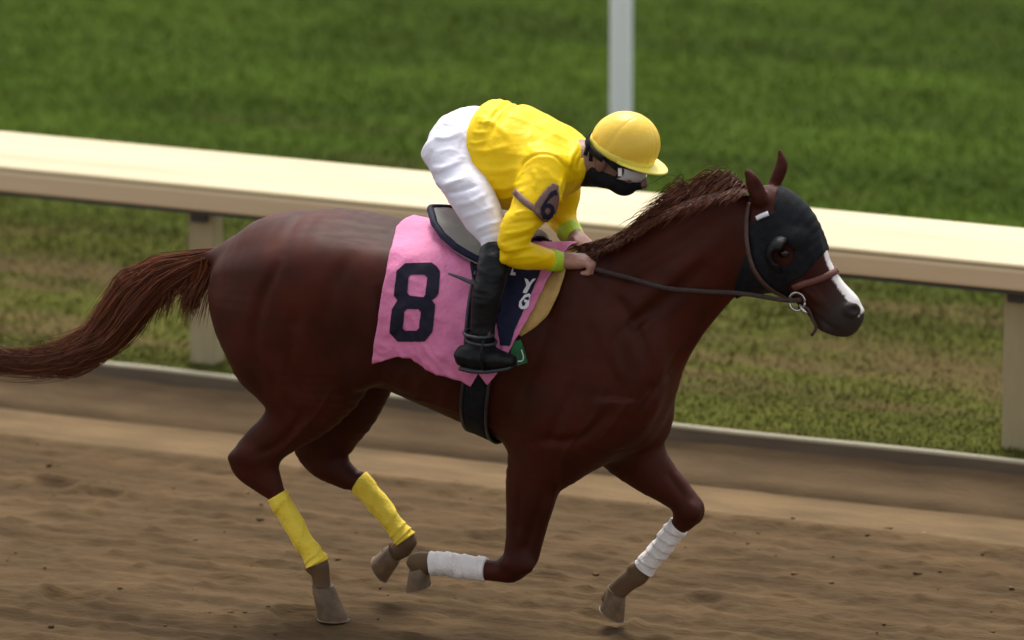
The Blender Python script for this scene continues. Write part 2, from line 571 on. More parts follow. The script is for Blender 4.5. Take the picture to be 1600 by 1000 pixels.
def build_clods():
    n = 520
    x = rng.uniform(-4.2, 3.2, n); y = rng.uniform(-2.0, RIDGE_Y + .08, n)
    k_ = rng.random(n) < 0.35 + 0.65 * vnoise(np.stack([x * 2, y * 5], 1), 63)
    x, y = x[k_], y[k_]
    n = len(x)
    z = ground_profile(x, y)
    sz = 0.004 + 0.010 * rng.random(n) ** 3
    base_ = np.array([(1, 0, 0), (0, 1, 0), (-1, 0, 0), (0, -1, 0), (.6, .5, .7), (-.5, .6, .75), (-.55, -.5, .7), (.5, -.6, .72), (0, 0, -.6), (0, 0, 1.0)])
    fs_ = [(0, 1, 4), (1, 5, 4), (1, 2, 5), (2, 6, 5), (2, 3, 6), (3, 7, 6), (3, 0, 7), (0, 4, 7), (4, 5, 9), (5, 6, 9), (6, 7, 9), (7, 4, 9), (1, 0, 8), (2, 1, 8), (3, 2, 8), (0, 3, 8)]
    V = (base_[None] * (0.7 + 0.6 * rng.random((n, 10, 1))) * sz[:, None, None] * np.array([1.3, 1, .75]))
    V += np.stack([x, y, z + 0.2 * sz], 1)[:, None]
    Fa = (np.array(fs_)[None] + (np.arange(n) * 10)[:, None, None]).reshape(-1, 3)
    c = np.repeat(track_color(x, y) * (1.1 + 0.6 * rng.random((n, 1))), 10, 0)
    o = link_mesh('dirt_clods', V.reshape(-1, 3), Fa, M['dirt'], smooth=True, colors=c)
    tag(o, 'loose crumbs of brown dirt scattered over the harrowed track', 'dirt', kind='stuff')


build_clods()

# timber kerb between the dirt and the turf
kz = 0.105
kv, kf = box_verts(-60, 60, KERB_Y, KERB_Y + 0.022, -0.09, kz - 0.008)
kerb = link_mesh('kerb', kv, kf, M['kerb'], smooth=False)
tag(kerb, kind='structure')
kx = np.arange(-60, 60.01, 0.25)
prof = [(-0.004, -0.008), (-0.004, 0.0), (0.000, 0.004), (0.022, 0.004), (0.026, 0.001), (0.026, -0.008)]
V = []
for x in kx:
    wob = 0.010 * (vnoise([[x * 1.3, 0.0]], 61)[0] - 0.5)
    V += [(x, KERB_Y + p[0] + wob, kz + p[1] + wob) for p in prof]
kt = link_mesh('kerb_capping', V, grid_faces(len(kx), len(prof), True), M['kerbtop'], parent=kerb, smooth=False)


def turf_z(x, y):
    return 0.090 + 0.03 * (fbm(np.stack([x * 1.2, y * 1.6], 1), 71, 3) - 0.5) * np.clip((y - KERB_Y - 0.1) / 0.3, 0, 1)


RAIL_Y = KERB_Y + 0.16


def turf_mix(x, y):
    """0 = green, 1 = worn brown; streaked along the track, worn only under the rail"""
    n = 0.65 * fbm(np.stack([x * 0.7, y * 3.0], 1), 81, 4) + 0.35 * fbm(np.stack([x * 2.5, y * 10], 1), 87, 3)
    worn = np.exp(-((y - RAIL_Y - 0.85) / 1.0) ** 2) * 1.0
    edge = np.exp(-((y - KERB_Y - 0.2) / 0.3) ** 2)
    return 0.85 * np.clip((n - 0.70 + 0.29 * worn - 0.04 * edge) / 0.18, 0, 1)


def turf_color(x, y):
    m = turf_mix(x, y)[:, None]
    far = np.clip((y - RAIL_Y - 1.6) / 1.0, 0, 1)[:, None]
    n = fbm(np.stack([x * 0.8, y * 3.0], 1), 91, 4)[:, None]
    n2 = fbm(np.stack([x * 2.5, y * 16], 1), 95, 3)[:, None]
    g = (np.array([0.094, 0.100, 0.018]) * (1 - far) + np.array([0.062, 0.102, 0.009]) * far) * (0.55 + 0.9 * n) * (0.8 + 0.4 * n2)
    b = np.array([0.128, 0.088, 0.036]) * (0.7 + 0.6 * n)
    return g * (1 - m) + b * m


xs = np.concatenate([np.linspace(-60, -8.4, 50), np.arange(-8.3, 4.6, 0.05), np.linspace(4.8, 60, 50)])
ys = np.concatenate([np.arange(KERB_Y + 0.0265, 12, 0.045), np.linspace(12.2, 60, 40)])
sheet('turf', xs, ys, turf_z, lambda x, y: turf_color(x, y) * 0.66, M['soil'])  # base darkened: shade between the grass blades is put into its colour


def build_grass():
    n = 420000
    x = rng.uniform(-8, 4.2, n); y = KERB_Y + 0.035 + rng.random(n) ** 1.15 * 8.6
    # the ray of view slants to the left with distance: keep blades where the view goes
    keep = (x > -3.6 - 0.42 * (y - 2)) & (x < 2.2 - 0.25 * (y - 2))
    # and thin out gradually on all sides
    xo = rng.uniform(-13, 9, 330000); yo = KERB_Y + 0.035 + rng.random(330000) * 13
    ds = np.maximum(np.maximum(-3.6 - 0.42 * (yo - 2) - xo, xo - 2.2 + 0.25 * (yo - 2)), yo - KERB_Y - 8.3)
    ko = (ds > -0.4) & (rng.random(330000) < np.exp(-np.clip(ds, 0, 99) / 2.2))
    keep = np.concatenate([keep, np.ones(ko.sum(), bool)])
    x = np.concatenate([x, xo[ko]]); y = np.concatenate([y, yo[ko]]); n = len(x)
    mixv = turf_mix(x, y)
    keep &= rng.random(n) > 0.55 * mixv
    x, y = x[keep], y[keep]
    n = len(x)
    z = turf_z(x, y) - 0.004
    cl = 0.5 * fbm(np.stack([x * 3, y * 5], 1), 101, 3) + 0.22
    h = (0.010 + 0.026 * cl * rng.random(n)) * np.where(y > RAIL_Y + 1.2, 1.25, 1.0)
    w = rng.uniform(0.002, 0.0045, n)
    a = rng.uniform(0, 2 * np.pi, n)
    lean = rng.uniform(0.2, 0.9, n) * h
    la = rng.uniform(0, 2 * np.pi, n)
    base = np.stack([x, y, z], 1)
    s = np.stack([np.cos(a), np.sin(a), np.zeros(n)], 1) * w[:, None]
    l = np.stack([np.cos(la), np.sin(la), np.zeros(n)], 1) * lean[:, None]
    zz = np.stack([np.zeros(n), np.zeros(n), h], 1)
    V = np.stack([base - s, base + s, base + s * 0.7 + l * 0.3 + zz * 0.6, base - s * 0.7 + l * 0.3 + zz * 0.6, base + l + zz], 1).reshape(-1, 3)
    k = np.arange(n)[:, None] * 5
    quads = np.concatenate([k, k + 1, k + 2, k + 3], 1)
    tris = np.concatenate([k + 3, k + 2, k + 4], 1)
    c = turf_color(x, y) * (0.85 + 0.4 * rng.random((n, 1)))
    dry = rng.random(n) < 0.12
    c[dry] = np.array([0.13, 0.11, 0.04]) * (0.7 + 0.5 * rng.random((dry.sum(), 1)))
    o = link_mesh('grass', V, quads.tolist() + tris.tolist(), M['grass'], smooth=False, colors=np.repeat(c, 5, 0))
    tag(o, 'short green grass with worn brown patches behind the kerb', 'grass', kind='stuff')


build_grass()

# ------------------------------------------------------------------ running rail
pB, pF, pL = U(800, 281, RAIL_Y + 0.20), U(800, 343, RAIL_Y - 0.04), U(800, 380, RAIL_Y - 0.04)
zB, zF, zL = pB[2], pF[2], pL[2]
rail = thing('running_rail', (-0.5, RAIL_Y, 0.08), 'long cream rail with broad sloping cover and tan face on tan posts', 'rail')
x0, x1 = -34.0, 30.0
rx = np.arange(x0, x1 + 0.01, 0.4)


def extrude(profile, xs, wob=0.0, seed=0):
    V = []
    for x in xs:
        d = wob * (vnoise([[x * 0.5, 0.3]], seed)[0] - 0.5)
        V += [(x, p[0], p[1] + d) for p in profile]
    n = len(profile)
    Fs = grid_faces(len(xs), n, True)
    Fs.append(tuple(range(n)))
    Fs.append(tuple((len(xs) - 1) * n + k for k in range(n - 1, -1, -1)))
    return V, Fs


yb, yf = RAIL_Y + 0.20, RAIL_Y - 0.04
cov = [(yf + 0.004, zF - 0.004), (yf + 0.002, zF + 0.004), (yf + 0.02, zF + 0.016)]
for t in np.linspace(0.12, 1, 7):
    cov.append((yf + (yb - yf) * t, zF + (zB - zF) * t + 0.012 * math.sin(math.pi * t)))
cov += [(yb + 0.012, zB - 0.006), (yb + 0.004, zB - 0.022), (yf + 0.03, zF - 0.012)]
v, f = extrude(cov, rx, 0.006, 131)
link_mesh('rail_cover', v, f, M['cover'], parent=rail)
lip = [(yf, zL + 0.006), (yf - 0.003, zL + 0.014), (yf - 0.003, zF - 0.018), (yf + 0.001, zF - 0.005), (yf + 0.028, zF - 0.013), (yf + 0.028, zL)]
v, f = extrude(lip, rx, 0.006, 131)
link_mesh('rail_face', v, f, M['lip'], parent=rail, smooth=False)
und = [(yf + 0.004, zL - 0.010), (yf + 0.004, zL + 0.002), (yf + 0.05, zL - 0.001), (yf + 0.05, zL - 0.010)]
v, f = extrude(und, rx, 0.006, 131)
link_mesh('rail_bottom_strip', v, f, M['darkmetal'], parent=rail, smooth=False)
pa, pb_ = U(320, 597, RAIL_Y + 0.05)[0], U(1588, 722, RAIL_Y + 0.05)[0]
step = pb_ - pa
for k in range(-8, 9):
    xp = pa + k * step
    pv, pf = box_verts(xp - 0.052, xp + 0.052, RAIL_Y + 0.03, RAIL_Y + 0.12, -0.05, zL + 0.06)
    o = bevel(link_mesh('post', pv, pf, M['post'], parent=rail, smooth=False), 0.008)
    bv, bf = box_verts(xp - 0.03, xp + 0.03, RAIL_Y + 0.0, RAIL_Y + 0.13, zL - 0.05, zL - 0.012)
    bevel(link_mesh('bracket', bv, bf, M['darkmetal'], parent=o, smooth=False), 0.004)

# white pole on the grass beyond the rail
pp = G(970, 238, 0.085)
pl = thing('white_pole', (pp[0], pp[1], 0.06), 'white metal pole standing alone on the grass beyond the cream rail', 'pole')
zs = np.linspace(0.06, 2.6, 14)
pv, pf = tube([(pp[0], pp[1], z) for z in zs], 0.046, 20)
link_mesh('shaft', pv, pf, M['pole'], parent=pl)
pv, pf = tube([(pp[0], pp[1], z) for z in (0.06, 0.10, 0.115)], [0.075, 0.075, 0.055], 20)
link_mesh('base_collar', pv, pf, M['pole'], parent=pl)
pv, pf = tube([(pp[0], pp[1], z) for z in (2.6, 2.62, 2.64, 2.65)], [0.05, 0.05, 0.035, 0.01], 20)
link_mesh('cap', pv, pf, M['pole'], parent=pl)

# ================================================================== THE HORSE
YN, YFAR = -0.125, 0.125
trunk = [N(385, 385, 385, 560, 0, .15), N(430, 343, 425, 590, 0, .215), N(480, 331, 475, 605, 0, .255), N(530, 329, 535, 590, 0, .262),
         N(600, 343, 600, 588, 0, .250), N(680, 358, 665, 622, 0, .268), N(760, 380, 740, 654, 0, .280),
         N(830, 392, 800, 682, 0, .268), N(885, 393, 860, 712, 0, .235), N(945, 405, 930, 722, 0, .205),
         N(985, 430, 975, 700, 0, .170), N(1012, 480, 1005, 650, 0, .12)]
neck = [N(890, 415, 970, 700, 0, .165), N(918, 392, 1012, 652, 0.0, .140), N(958, 376, 1054, 580, 0.0, .115), N(1005, 352, 1092, 525, 0, .098),
        N(1060, 318, 1128, 480, 0, .082), N(1110, 298, 1152, 455, 0, .073), N(1155, 287, 1180, 445, 0, .070)]
head = [N(1183, 290, 1162, 440, 0, .066), N(1214, 291, 1168, 452, 0, .083), N(1243, 312, 1195, 463, 0, .090), N(1264, 350, 1225, 472, 0, .080),
        N(1282, 390, 1247, 480, 0, .062), N(1303, 424, 1265, 494, 0, .053), N(1325, 450, 1279, 509, 0, .050),
        N(1343, 468, 1292, 517, 0, .053), N(1350, 481, 1310, 520, 0, .049)]
hind_n = [N(590, 440, 352, 410, -.10, .12), N(606, 500, 342, 470, YN, .135), N(598, 560, 350, 535, YN, .13), N(570, 608, 382, 595, YN, .110),
          N(525, 655, 408, 628, YN - .01, .082), N(478, 690, 402, 655, YN - .015, .060), N(446, 712, 380, 676, YN - .015, .047), N(418, 724, 364, 695, YN - .015, .040)]
hind_nc = [N(425, 697, 354, 711, YN - .015, .040), N(437, 722, 364, 734, YN - .015, .040), N(440, 742, 391, 757, YN - .015, .036), N(442, 757, 411, 772, YN - .015, .031),
           N(446, 772, 424, 783, YN - .015, .027), N(470, 814, 446, 824, YN - .015, .023), N(496, 856, 474, 866, YN - .015, .023),
           N(511, 876, 482, 884, YN - .015, .030), N(514, 893, 487, 898, YN - .015, .026), N(515, 908, 489, 912, YN - .015, .024), N(517, 924, 489, 928, YN - .015, .03)]
hind_f = [N(640, 430, 420, 420, .10, .11), N(640, 520, 410, 500, YFAR, .12), N(615, 585, 420, 580, YFAR, .110), N(590, 632, 438, 645, YFAR, .09),
          N(560, 668, 452, 695, YFAR, .066), N(548, 699, 466, 714, YFAR, .052), N(552, 722, 490, 736, YFAR, .044),
          N(562, 736, 528, 758, YFAR, .036), N(574, 744, 550, 765, YFAR, .029), N(606, 785, 585, 800, YFAR, .025),
          N(634, 824, 612, 834, YFAR, .025), N(650, 842, 622, 852, YFAR, .030), N(646, 862, 618, 846, YFAR, .028), N(628, 874, 612, 852, YFAR, .026), N(612, 882, 600, 856, YFAR, .03)]
fore_n = [N(990, 520, 850, 480, -.10, .09), N(1000, 600, 815, 575, -.12, .115), N(975, 675, 795, 640, -.125, .11), N(925, 722, 787, 690, -.125, .09),
          N(880, 755, 790, 740, -.125, .07), N(861, 800, 791, 795, -.125, .054), N(848, 845, 790, 845, -.125, .045),
          N(838, 880, 786, 866, -.125, .043), N(812, 906, 778, 872, -.125, .041), N(780, 908, 768, 875, -.125, .036),
          N(750, 905, 750, 873, -.125, .030), N(715, 901, 718, 868, -.125, .025), N(682, 896, 686, 864, -.125, .025),
          N(660, 898, 662, 862, -.125, .030), N(654, 894, 640, 866, -.125, .027), N(662, 892, 638, 884, -.125, .025), N(671, 898, 645, 900, -.125, .03)]
fore_f = [N(1040, 560, 930, 560, .08, .09), N(1045, 640, 905, 660, .11, .105), N(1035, 685, 935, 712, .115, .085), N(1058, 728, 982, 750, .115, .062),
          N(1080, 758, 1025, 776, .115, .050), N(1095, 786, 1047, 788, .115, .045), N(1095, 806, 1052, 798, .115, .043),
          N(1084, 822, 1052, 806, .115, .038), N(1070, 832, 1045, 817, .115, .029), N(1046, 862, 1022, 848, .115, .025),
          N(1022, 890, 998, 875, .115, .025), N(1012, 908, 980, 888, .115, .030), N(992, 920, 966, 900, .115, .027), N(976, 934, 950, 916, .115, .026), N(968, 944, 938, 932, .115, .03)]
dock = [N(372, 372, 362, 420, 0, .06), N(345, 384, 338, 418, 0, .038), N(310, 398, 304, 420, 0, .026), N(270, 412, 268, 428, 0, .018)]
ear_n = [N(1200, 312, 1178, 318, -.055, .022), N(1195, 297, 1170, 301, -.062, .024), N(1186, 280, 1165, 284, -.066, .019), N(1171, 265, 1163, 268, -.068, .009)]
ear_f = [N(1216, 296, 1198, 292, .050, .020), N(1226, 276, 1206, 272, .056, .022), N(1230, 258, 1213, 254, .060, .016), N(1221, 236, 1215, 236, .062, .007)]

yn_ = YN - .015
HL = [trunk, neck, head, hind_n, hind_nc, hind_f, fore_n, fore_f, dock, ear_n, ear_f]
lo, hi = bounds(HL, 0.06)
FH = Field(lo, hi, 0.0078)
FH.loft(trunk, 0.0, 4, p=2.2)
FH.loft(neck, 0.06, 4)
FH.loft(hind_n, 0.05, 4)
FH.loft(hind_nc, 0.025, 4)
FH.loft(hind_f, 0.05, 4)
FH.loft(fore_n, 0.045, 4)
FH.loft(fore_f, 0.045, 4)
FH.loft(dock, 0.04, 3)
FH.loft(head, 0.03, 4)
# muscle and bone relief
for sgn, yy in ((-1, 0.0), (1, 0.0)):
    FH.ell(U(985, 570, sgn * .135), (.10, .05, .15), .09)                 # shoulder
    FH.ell(U(868, 645, sgn * .19), (.115, .05, .09), .05)                               # triceps
    FH.ell(U(905, 470, sgn * .12), (.05, .06, .12), .06)                                # scapula / withers
    FH.ell(U(500, 440, sgn * .17), (.20, .09, .12), .06)                                # gluteals
    FH.ell(U(420, 520, sgn * .14), (.10, .09, .17), .05)                                # hamstring
    FH.ell(U(640, 480, sgn * .19), (.22, .07, .15), .08)                                # ribs
    FH.ell(U(1196, 415, sgn * .060), (.062, .032, .062), .025)                          # cheek
    FH.ell(U(1238, 372, sgn * .062), (.034, .024, .024), .025)                           # brow
    FH.ell(U(1332, 484, sgn * .050), (.030, .014, .024), .010)                           # nostril rim
    FH.ell(U(1334, 485, sgn * .066), (.017, .018, .012), .006, sub=True)                # nostril
    FH.ell(U(1288, 505, sgn * .055), (.050, .022, .0045), .008, sub=True, rot=np.array([[.82, 0, -.57], [0, 1, 0], [.57, 0, .82]]))   # mouth
    FH.ell(U(1262, 455, sgn * .058), (.040, .010, .008), .02, rot=np.array([[.75, 0, -.66], [0, 1, 0], [.66, 0, .75]]))   # facial crest
    FH.ell(U(560, 560, sgn * .20), (.07, .05, .10), .04)                                # stifle
    FH.ell(U(450, 600, sgn * .155), (.07, .05, .10), .04)                               # gaskin head
    FH.ell(U(838, 760, sgn * .15), (.045, .035, .10), .03)                              # forearm
    FH.ell(U(1010, 470, sgn * .085), (.16, .03, .045), .05, rot=np.array([[.72, 0, .69], [0, 1, 0], [-.69, 0, .72]]))    # neck muscle
FH.ell(U(985, 640, 0.03), (.06, .10, .09), .05)                                         # breast
FH.ell(U(1296, 510, 0), (.034, .034, .016), .012)                                       # lower lip and chin
# furrow between shoulder and neck, flank hollow, stifle fold
FH.ell(U(962, 500, -.215), (.025, .025, .15), .08, sub=True)
FH.ell(U(622, 540, -.30), (.05, .05, .14), .06, sub=True)
FH.ell(U(622, 540, .30), (.05, .05, .14), .06, sub=True)
FH.ell(U(1070, 440, -.14), (.20, .03, .018), .03, sub=True, rot=np.array([[.74, 0, .67], [0, 1, 0], [-.67, 0, .74]]))
for c_, r_ in [(U(818, 884, -.160), (.036, .016, .030)), (U(1078, 800, .08), (.030, .018, .030)), (U(792, 880, -.150), (.022, .02, .018)),
               (U(385, 715, -.175), (.036, .014, .024)), (U(374, 708, -.145), (.018, .018, .016)), (U(500, 735, .09), (.03, .014, .022)),
               (U(484, 888, yn_), (.014, .022, .014)), (U(990, 885, .115), (.014, .022, .014)), (U(1093, 800, .115), (.012, .03, .03))]:
    FH.ell(c_, r_, .016)
FH.loft(ear_n, 0.012, 4)
FH.loft(ear_f, 0.012, 4)
FH.ell(U(1183, 292, -.088), (.016, .016, .040), .006, sub=True)
HV, HQ = FH.mesh(2)
HNm = vnormals(HV, HQ)
HV = HV + HNm * (0.006 * (fbm(HV * 6, 145, 2) - 0.5) + 0.002 * (fbm(HV * 14, 147, 2) - 0.5))[:, None] * np.clip((HV[:, 2] - 0.55) / 0.2, 0, 1)[:, None]
HNm = vnormals(HV, HQ)


RELIEF = [  # (pixel polyline, width m, height m): grooves between muscles (-), ridges and veins (+)
    ([(440, 400), (408, 470), (396, 540), (412, 610)], .020, -.012), ([(585, 440), (606, 510), (600, 585)], .022, -.014),
    ([(560, 385), (520, 450), (500, 530), (520, 590)], .030, -.008), ([(470, 470), (450, 560), (470, 640)], .022, -.007),
    ([(925, 425), (985, 500), (1018, 580), (1005, 650)], .022, -.013), ([(905, 430), (945, 530), (985, 610)], .022, .007),
    ([(868, 450), (838, 550), (800, 650)], .028, -.013), ([(965, 630), (905, 685), (830, 690)], .018, -.010),
    ([(900, 590), (870, 660), (850, 700)], .018, -.007), ([(1148, 440), (1090, 515), (1040, 590), (1000, 640)], .020, -.012),
    ([(1140, 330), (1040, 395), (940, 450)], .030, -.010), ([(1120, 400), (1050, 470), (1000, 540)], .028, -.007),
    ([(480, 640), (440, 690), (400, 712)], .014, -.009), ([(850, 760), (830, 830), (815, 870)], .014, -.009), ([(812, 760), (808, 840)], .012, -.007),
    ([(1040, 735), (1072, 780)], .012, -.007), ([(540, 680), (520, 730)], .012, -.007),
    ([(950, 590), (925, 655), (885, 705), (868, 765), (850, 830)], .0065, .0055), ([(985, 620), (960, 660), (925, 700)], .006, .0045),
    ([(612, 612), (660, 625), (710, 640), (780, 672), (840, 690)], .0075, .0055), ([(520, 600), (500, 640), (455, 690), (420, 725)], .006, .0050),
    ([(1090, 520), (1030, 600), (985, 650)], .0075, .0045), ([(1252, 440), (1275, 455), (1290, 478)], .005, .004), ([(470, 500), (440, 570), (450, 630)], .006, .003),
    ([(838, 770), (828, 820), (820, 860)], .006, .004),
    ([(700, 600), (690, 640)], .016, .004), ([(660, 590), (648, 628)], .016, .004), ([(630, 575), (620, 612)], .016, .004),
]


def carve(V, Nn, Q=None, relief=None, mirror=True):
    bv = BVHTree.FromPolygons(V.tolist(), (HQ if Q is None else Q).tolist())
    d = np.zeros(len(V))
    for px, w, hgt in (relief or RELIEF):
        pts = []
        for u, v in catmull([list(map(float, q)) for q in px], 8):
            loc = bv.ray_cast(Vector(CAM), Vector(ray(u, v)).normalized())[0]
            if loc is not None: pts.append(np.array(loc))
        if len(pts) < 3: continue
        P = np.array(pts)
        for sg in ((1, -1) if mirror else (1,)):
            Pm = P * [1, sg, 1]
            sel = np.where(((V > Pm.min(0) - 3 * w) & (V < Pm.max(0) + 3 * w)).all(1))[0]
            if not len(sel): continue
            q = V[sel]
            best = np.full(len(sel), 9.0)
            tt = np.zeros(len(sel))
            for i in range(len(Pm) - 1):
                ab = Pm[i + 1] - Pm[i]
                t = np.clip(((q - Pm[i]) @ ab) / (ab @ ab + 1e-12), 0, 1)
                dd = np.linalg.norm(q - Pm[i] - t[:, None] * ab, axis=1)
                m_ = dd < best
                best[m_] = dd[m_]; tt[m_] = (i + t[m_]) / (len(Pm) - 1)
            d[sel] += hgt * np.exp(-(best / w) ** 2) * np.clip(np.minimum(tt, 1 - tt) * 5, 0.15, 1)
    return V + Nn * d[:, None]


HV = carve(HV, HNm)
HNm = vnormals(HV, HQ)


def px_of(V):
    q = V - CAM
    d = q @ fw
    return 800 + F_PX * (q @ rt) / d, 500 - F_PX * (q @ up) / d


def lin(P, A, B):
    """position of P along A->B in the X-Z plane"""
    ab = (B - A)[[0, 2]]
    return ((P[:, [0, 2]] - A[[0, 2]]) @ ab) / (ab @ ab)


coatc = np.array([0.046, 0.0080, 0.0030])
nz = fbm(HV * 3.0, 151, 4)[:, None]
HC = coatc * (0.55 + 0.9 * nz) * (0.85 + 0.3 * fbm(HV * np.array([9, 9, 4]), 157, 3)[:, None])
s_head = lin(HV, U(1200, 350), U(1335, 495))
is_head = (HV[:, 0] > U(1160, 400)[0]) & (HV[:, 2] > 1.0)
muz = np.clip((s_head - 0.66) / 0.22, 0, 1) * is_head
HC = HC * (1 - muz[:, None]) + np.array([0.036, 0.027, 0.024]) * (0.8 + 0.4 * nz) * muz[:, None]
# blaze down the front of the face
A_, B_ = U(1225, 290), U(1349, 478)
axn = (B_ - A_)[[0, 2]]; axn /= np.linalg.norm(axn)
perp = np.array([-axn[1], axn[0]])
off = (HV[:, [0, 2]] - A_[[0, 2]]) @ perp
wid = 0.016 + 0.010 * (vnoise(HV * 25, 161) - 0.5) + 0.022 * np.clip(s_head - 0.45, 0, 1)
blz = is_head & (np.abs(HV[:, 1] + 0.004) < wid) & (off > -0.035) & (s_head > 0.05) & (s_head < 1.02) & (HNm @ np.array([0.8, 0, 0.6]) > 0.25)
HC[blz] = np.array([0.78, 0.75, 0.72])
# dusty white below the bandages
low = HV[:, 2] < 0.36
hu, hv_ = px_of(HV)
sock = low & (((hu > 470) & (hu < 540) & (hv_ > 872)) | ((hu > 560) & (hu < 665) & (hv_ > 838)) | ((hu > 600) & (hu < 690) & (hv_ > 850) & (HV[:, 1] < 0)) | ((hu > 930) & (hu < 1020) & (hv_ > 872)))
HC[sock] = np.array([0.125, 0.074, 0.039]) * (0.75 + 0.5 * nz[sock])

horse = thing('racehorse', (-0.1, 0, 0), 'dark chestnut racehorse with white blaze galloping along the dirt track', 'horse')
body = link_mesh('body', HV, HQ, M['coat'], parent=horse, colors=HC)
BVH = BVHTree.FromPolygons(HV.tolist(), HQ.tolist())


def hit(u, v):
    """where the view through pixel (u, v) meets the horse"""
    r = ray(u, v)
    r = r / np.linalg.norm(r)
    loc, nrm, i, d = BVH.ray_cast(Vector(CAM), Vector(r))
    if loc is None:
        return None, None
    return np.array(loc), np.array(nrm)


def side(x, z, sgn=-1):
    """the horse's skin at (x, z) on one side"""
    loc, nrm, i, d = BVH.ray_cast(Vector((x, sgn * 2, z)), Vector((0, -sgn, 0)))
    if loc is None:
        loc, nrm, i, d = BVH.find_nearest(Vector((x, 0, z)))
    return np.array(loc), np.array(nrm)


for sgn in (-1, 1):
    p = U(1238, 386, 0)
    q, n = side(p[0], p[2], sgn)
    c = q - n * 0.008
    th, ph = np.meshgrid(np.linspace(0, math.pi, 13), np.linspace(0, 2 * math.pi, 20, endpoint=False), indexing='ij')
    S = np.stack([np.sin(th) * np.cos(ph), np.sin(th) * np.sin(ph), np.cos(th)], -1).reshape(-1, 3) * [0.021, 0.017, 0.017] + c
    link_mesh('eye', S, grid_faces(13, 20, True), M['eye'], parent=horse)


def hoof(top, bot, toe, rt_, rb_):
    """horn: a sloped cone from the hairline to the flared bearing edge"""
    top, bot, toe = np.array(top), np.array(bot), np.array(toe, float)
    ax = bot - top
    L = np.linalg.norm(ax); ax /= L
    toe = toe - (toe @ ax) * ax; toe /= np.linalg.norm(toe)
    sd_ = np.cross(ax, toe)
    V = []
    rows = [(0, .92), (.06, 1.0), (.5, None), (.93, None), (1.0, .97)]
    n = 24
    for t, sc in rows:
        r = rt_ + (rb_ - rt_) * t
        if sc is not None and t == 0: r *= sc
        if t == 1.0: r *= sc
        for k in range(n):
            a = 2 * math.pi * k / n
            ct = math.cos(a)
            fr = r * (1.15 if ct > 0 else 0.85)
            V.append(top + ax * (L * t) + toe * (fr * ct + 0.32 * L * t) + sd_ * (r * 0.95 * math.sin(a)))
    Fs = grid_faces(len(rows), n, True)
    Fs.append(tuple(range(n))); Fs.append(tuple((len(rows) - 1) * n + k for k in range(n - 1, -1, -1)))
    return np.array(V), Fs


yn = YN - .015
hb = U(502, 968, yn); hb[2] = 0.006
for top, bot, toe, a, b in [
        (U(502, 914, yn), hb, (1, 0, 0.0), .037, .052),
        (U(616, 862, YFAR), U(586, 877, YFAR), (0.25, 0, -1), .034, .046),
        (U(656, 886, -.125), U(666, 918, -.125), (-1, 0, -0.2), .033, .045),
        (U(962, 922, .115), U(944, 951, .115), (0.8, 0, -1), .034, .046)]:
    v, f = hoof(top, bot, toe, a, b)
    o = link_mesh('hoof', v, f, M['hoof'], parent=horse)
    bevel(o, 0.004)


# ------------------------------------------------------------------ mane and tail
def strands(guides, rad, seed, base_c, tip_c):
    """three-sided tapering hairs; guides = list of (k, 3) polylines"""
    r = np.random.default_rng(seed)
    V, Fs, Cc = [], [], []
    b = 0
    for g in guides:
        g = np.asarray(g)
        n = len(g)
        tg = np.gradient(g, axis=0); tg /= np.linalg.norm(tg, axis=1)[:, None] + 1e-9
        s = np.cross(tg, [0.2, 1, 0.1]); s /= np.linalg.norm(s, axis=1)[:, None] + 1e-9
        q = np.cross(tg, s)
        w = rad * r.uniform(0.6, 1.3)
        t = np.linspace(0, 1, n)
        rr = w * np.clip(1.25 * (1 - t ** 3), 0.08, 1)
        for k in range(3):
            a = 2 * math.pi * k / 3 + r.random()
            V.append(g + rr[:, None] * (math.cos(a) * s + math.sin(a) * q))
        sh = r.uniform(0.55, 1.45)
        cc = (np.array(base_c) * (1 - t[:, None]) + np.array(tip_c) * t[:, None]) * sh
        Cc.append(np.tile(cc, (3, 1)))
        for k in range(3):
            k2 = (k + 1) % 3
            for i in range(n - 1):
                Fs.append((b + k * n + i, b + k * n + i + 1, b + k2 * n + i + 1, b + k2 * n + i))
        b += 3 * n
    return np.vstack(V), Fs, np.vstack(Cc)


r = np.random.default_rng(5)
guide = [(352, 392), (300, 411), (245, 437), (200, 474), (165, 518), (115, 553), (50, 566), (-40, 558), (-110, 545)]
spread = [5, 16, 33, 46, 38, 25, 21, 24, 30]
gs = []
locks = [(r.uniform(0, 2 * math.pi), math.sqrt(r.random()), r.uniform(0.42, 1.0), r.random(), r.normal(0, 1)) for _ in range(70)]
for k in range(2400):
    L_ = locks[r.integers(0, 70)]
    ang = L_[0] + r.normal(0, .3); rad = L_[1] + r.normal(0, 0.14)
    a, bb = rad * math.cos(ang), rad * math.sin(ang)
    ln = np.clip(L_[2] * 0.95 + r.normal(0, 0.18), 0.30, 1.0)
    st = r.integers(0, 3)
    pts = []
    for i, ((u, v), s) in enumerate(zip(guide, spread)):
        wv = 7 * math.sin(i * 1.5 + L_[3] * 9) * L_[4] * min(1, i / 4) + 4 * math.sin(i * 2.3 + L_[3] * 23)* min(1, i / 3)
        pts.append(U(u + a * s * 0.25 + r.normal(0, 1.2), v + a * s * 0.85 + wv + r.normal(0, 1.5), bb * s / 480 * 0.9))
    if r.random() < 0.12:      # stray hairs
        d_ = r.normal(0, 9)
        pts = [p + np.array([0, r.normal(0, .01), -d_ / 480 * (i / 8) ** 1.5 * 2]) for i, p in enumerate(pts)]
    P = catmull(pts[st:], 3)
    P = P[:max(6, int(len(P) * ln))]
    gs.append(P)
hl = [(r.uniform(252, 338), r.uniform(-.03, .03), r.uniform(0, 60), r.uniform(-14, 14)) for _ in range(16)]
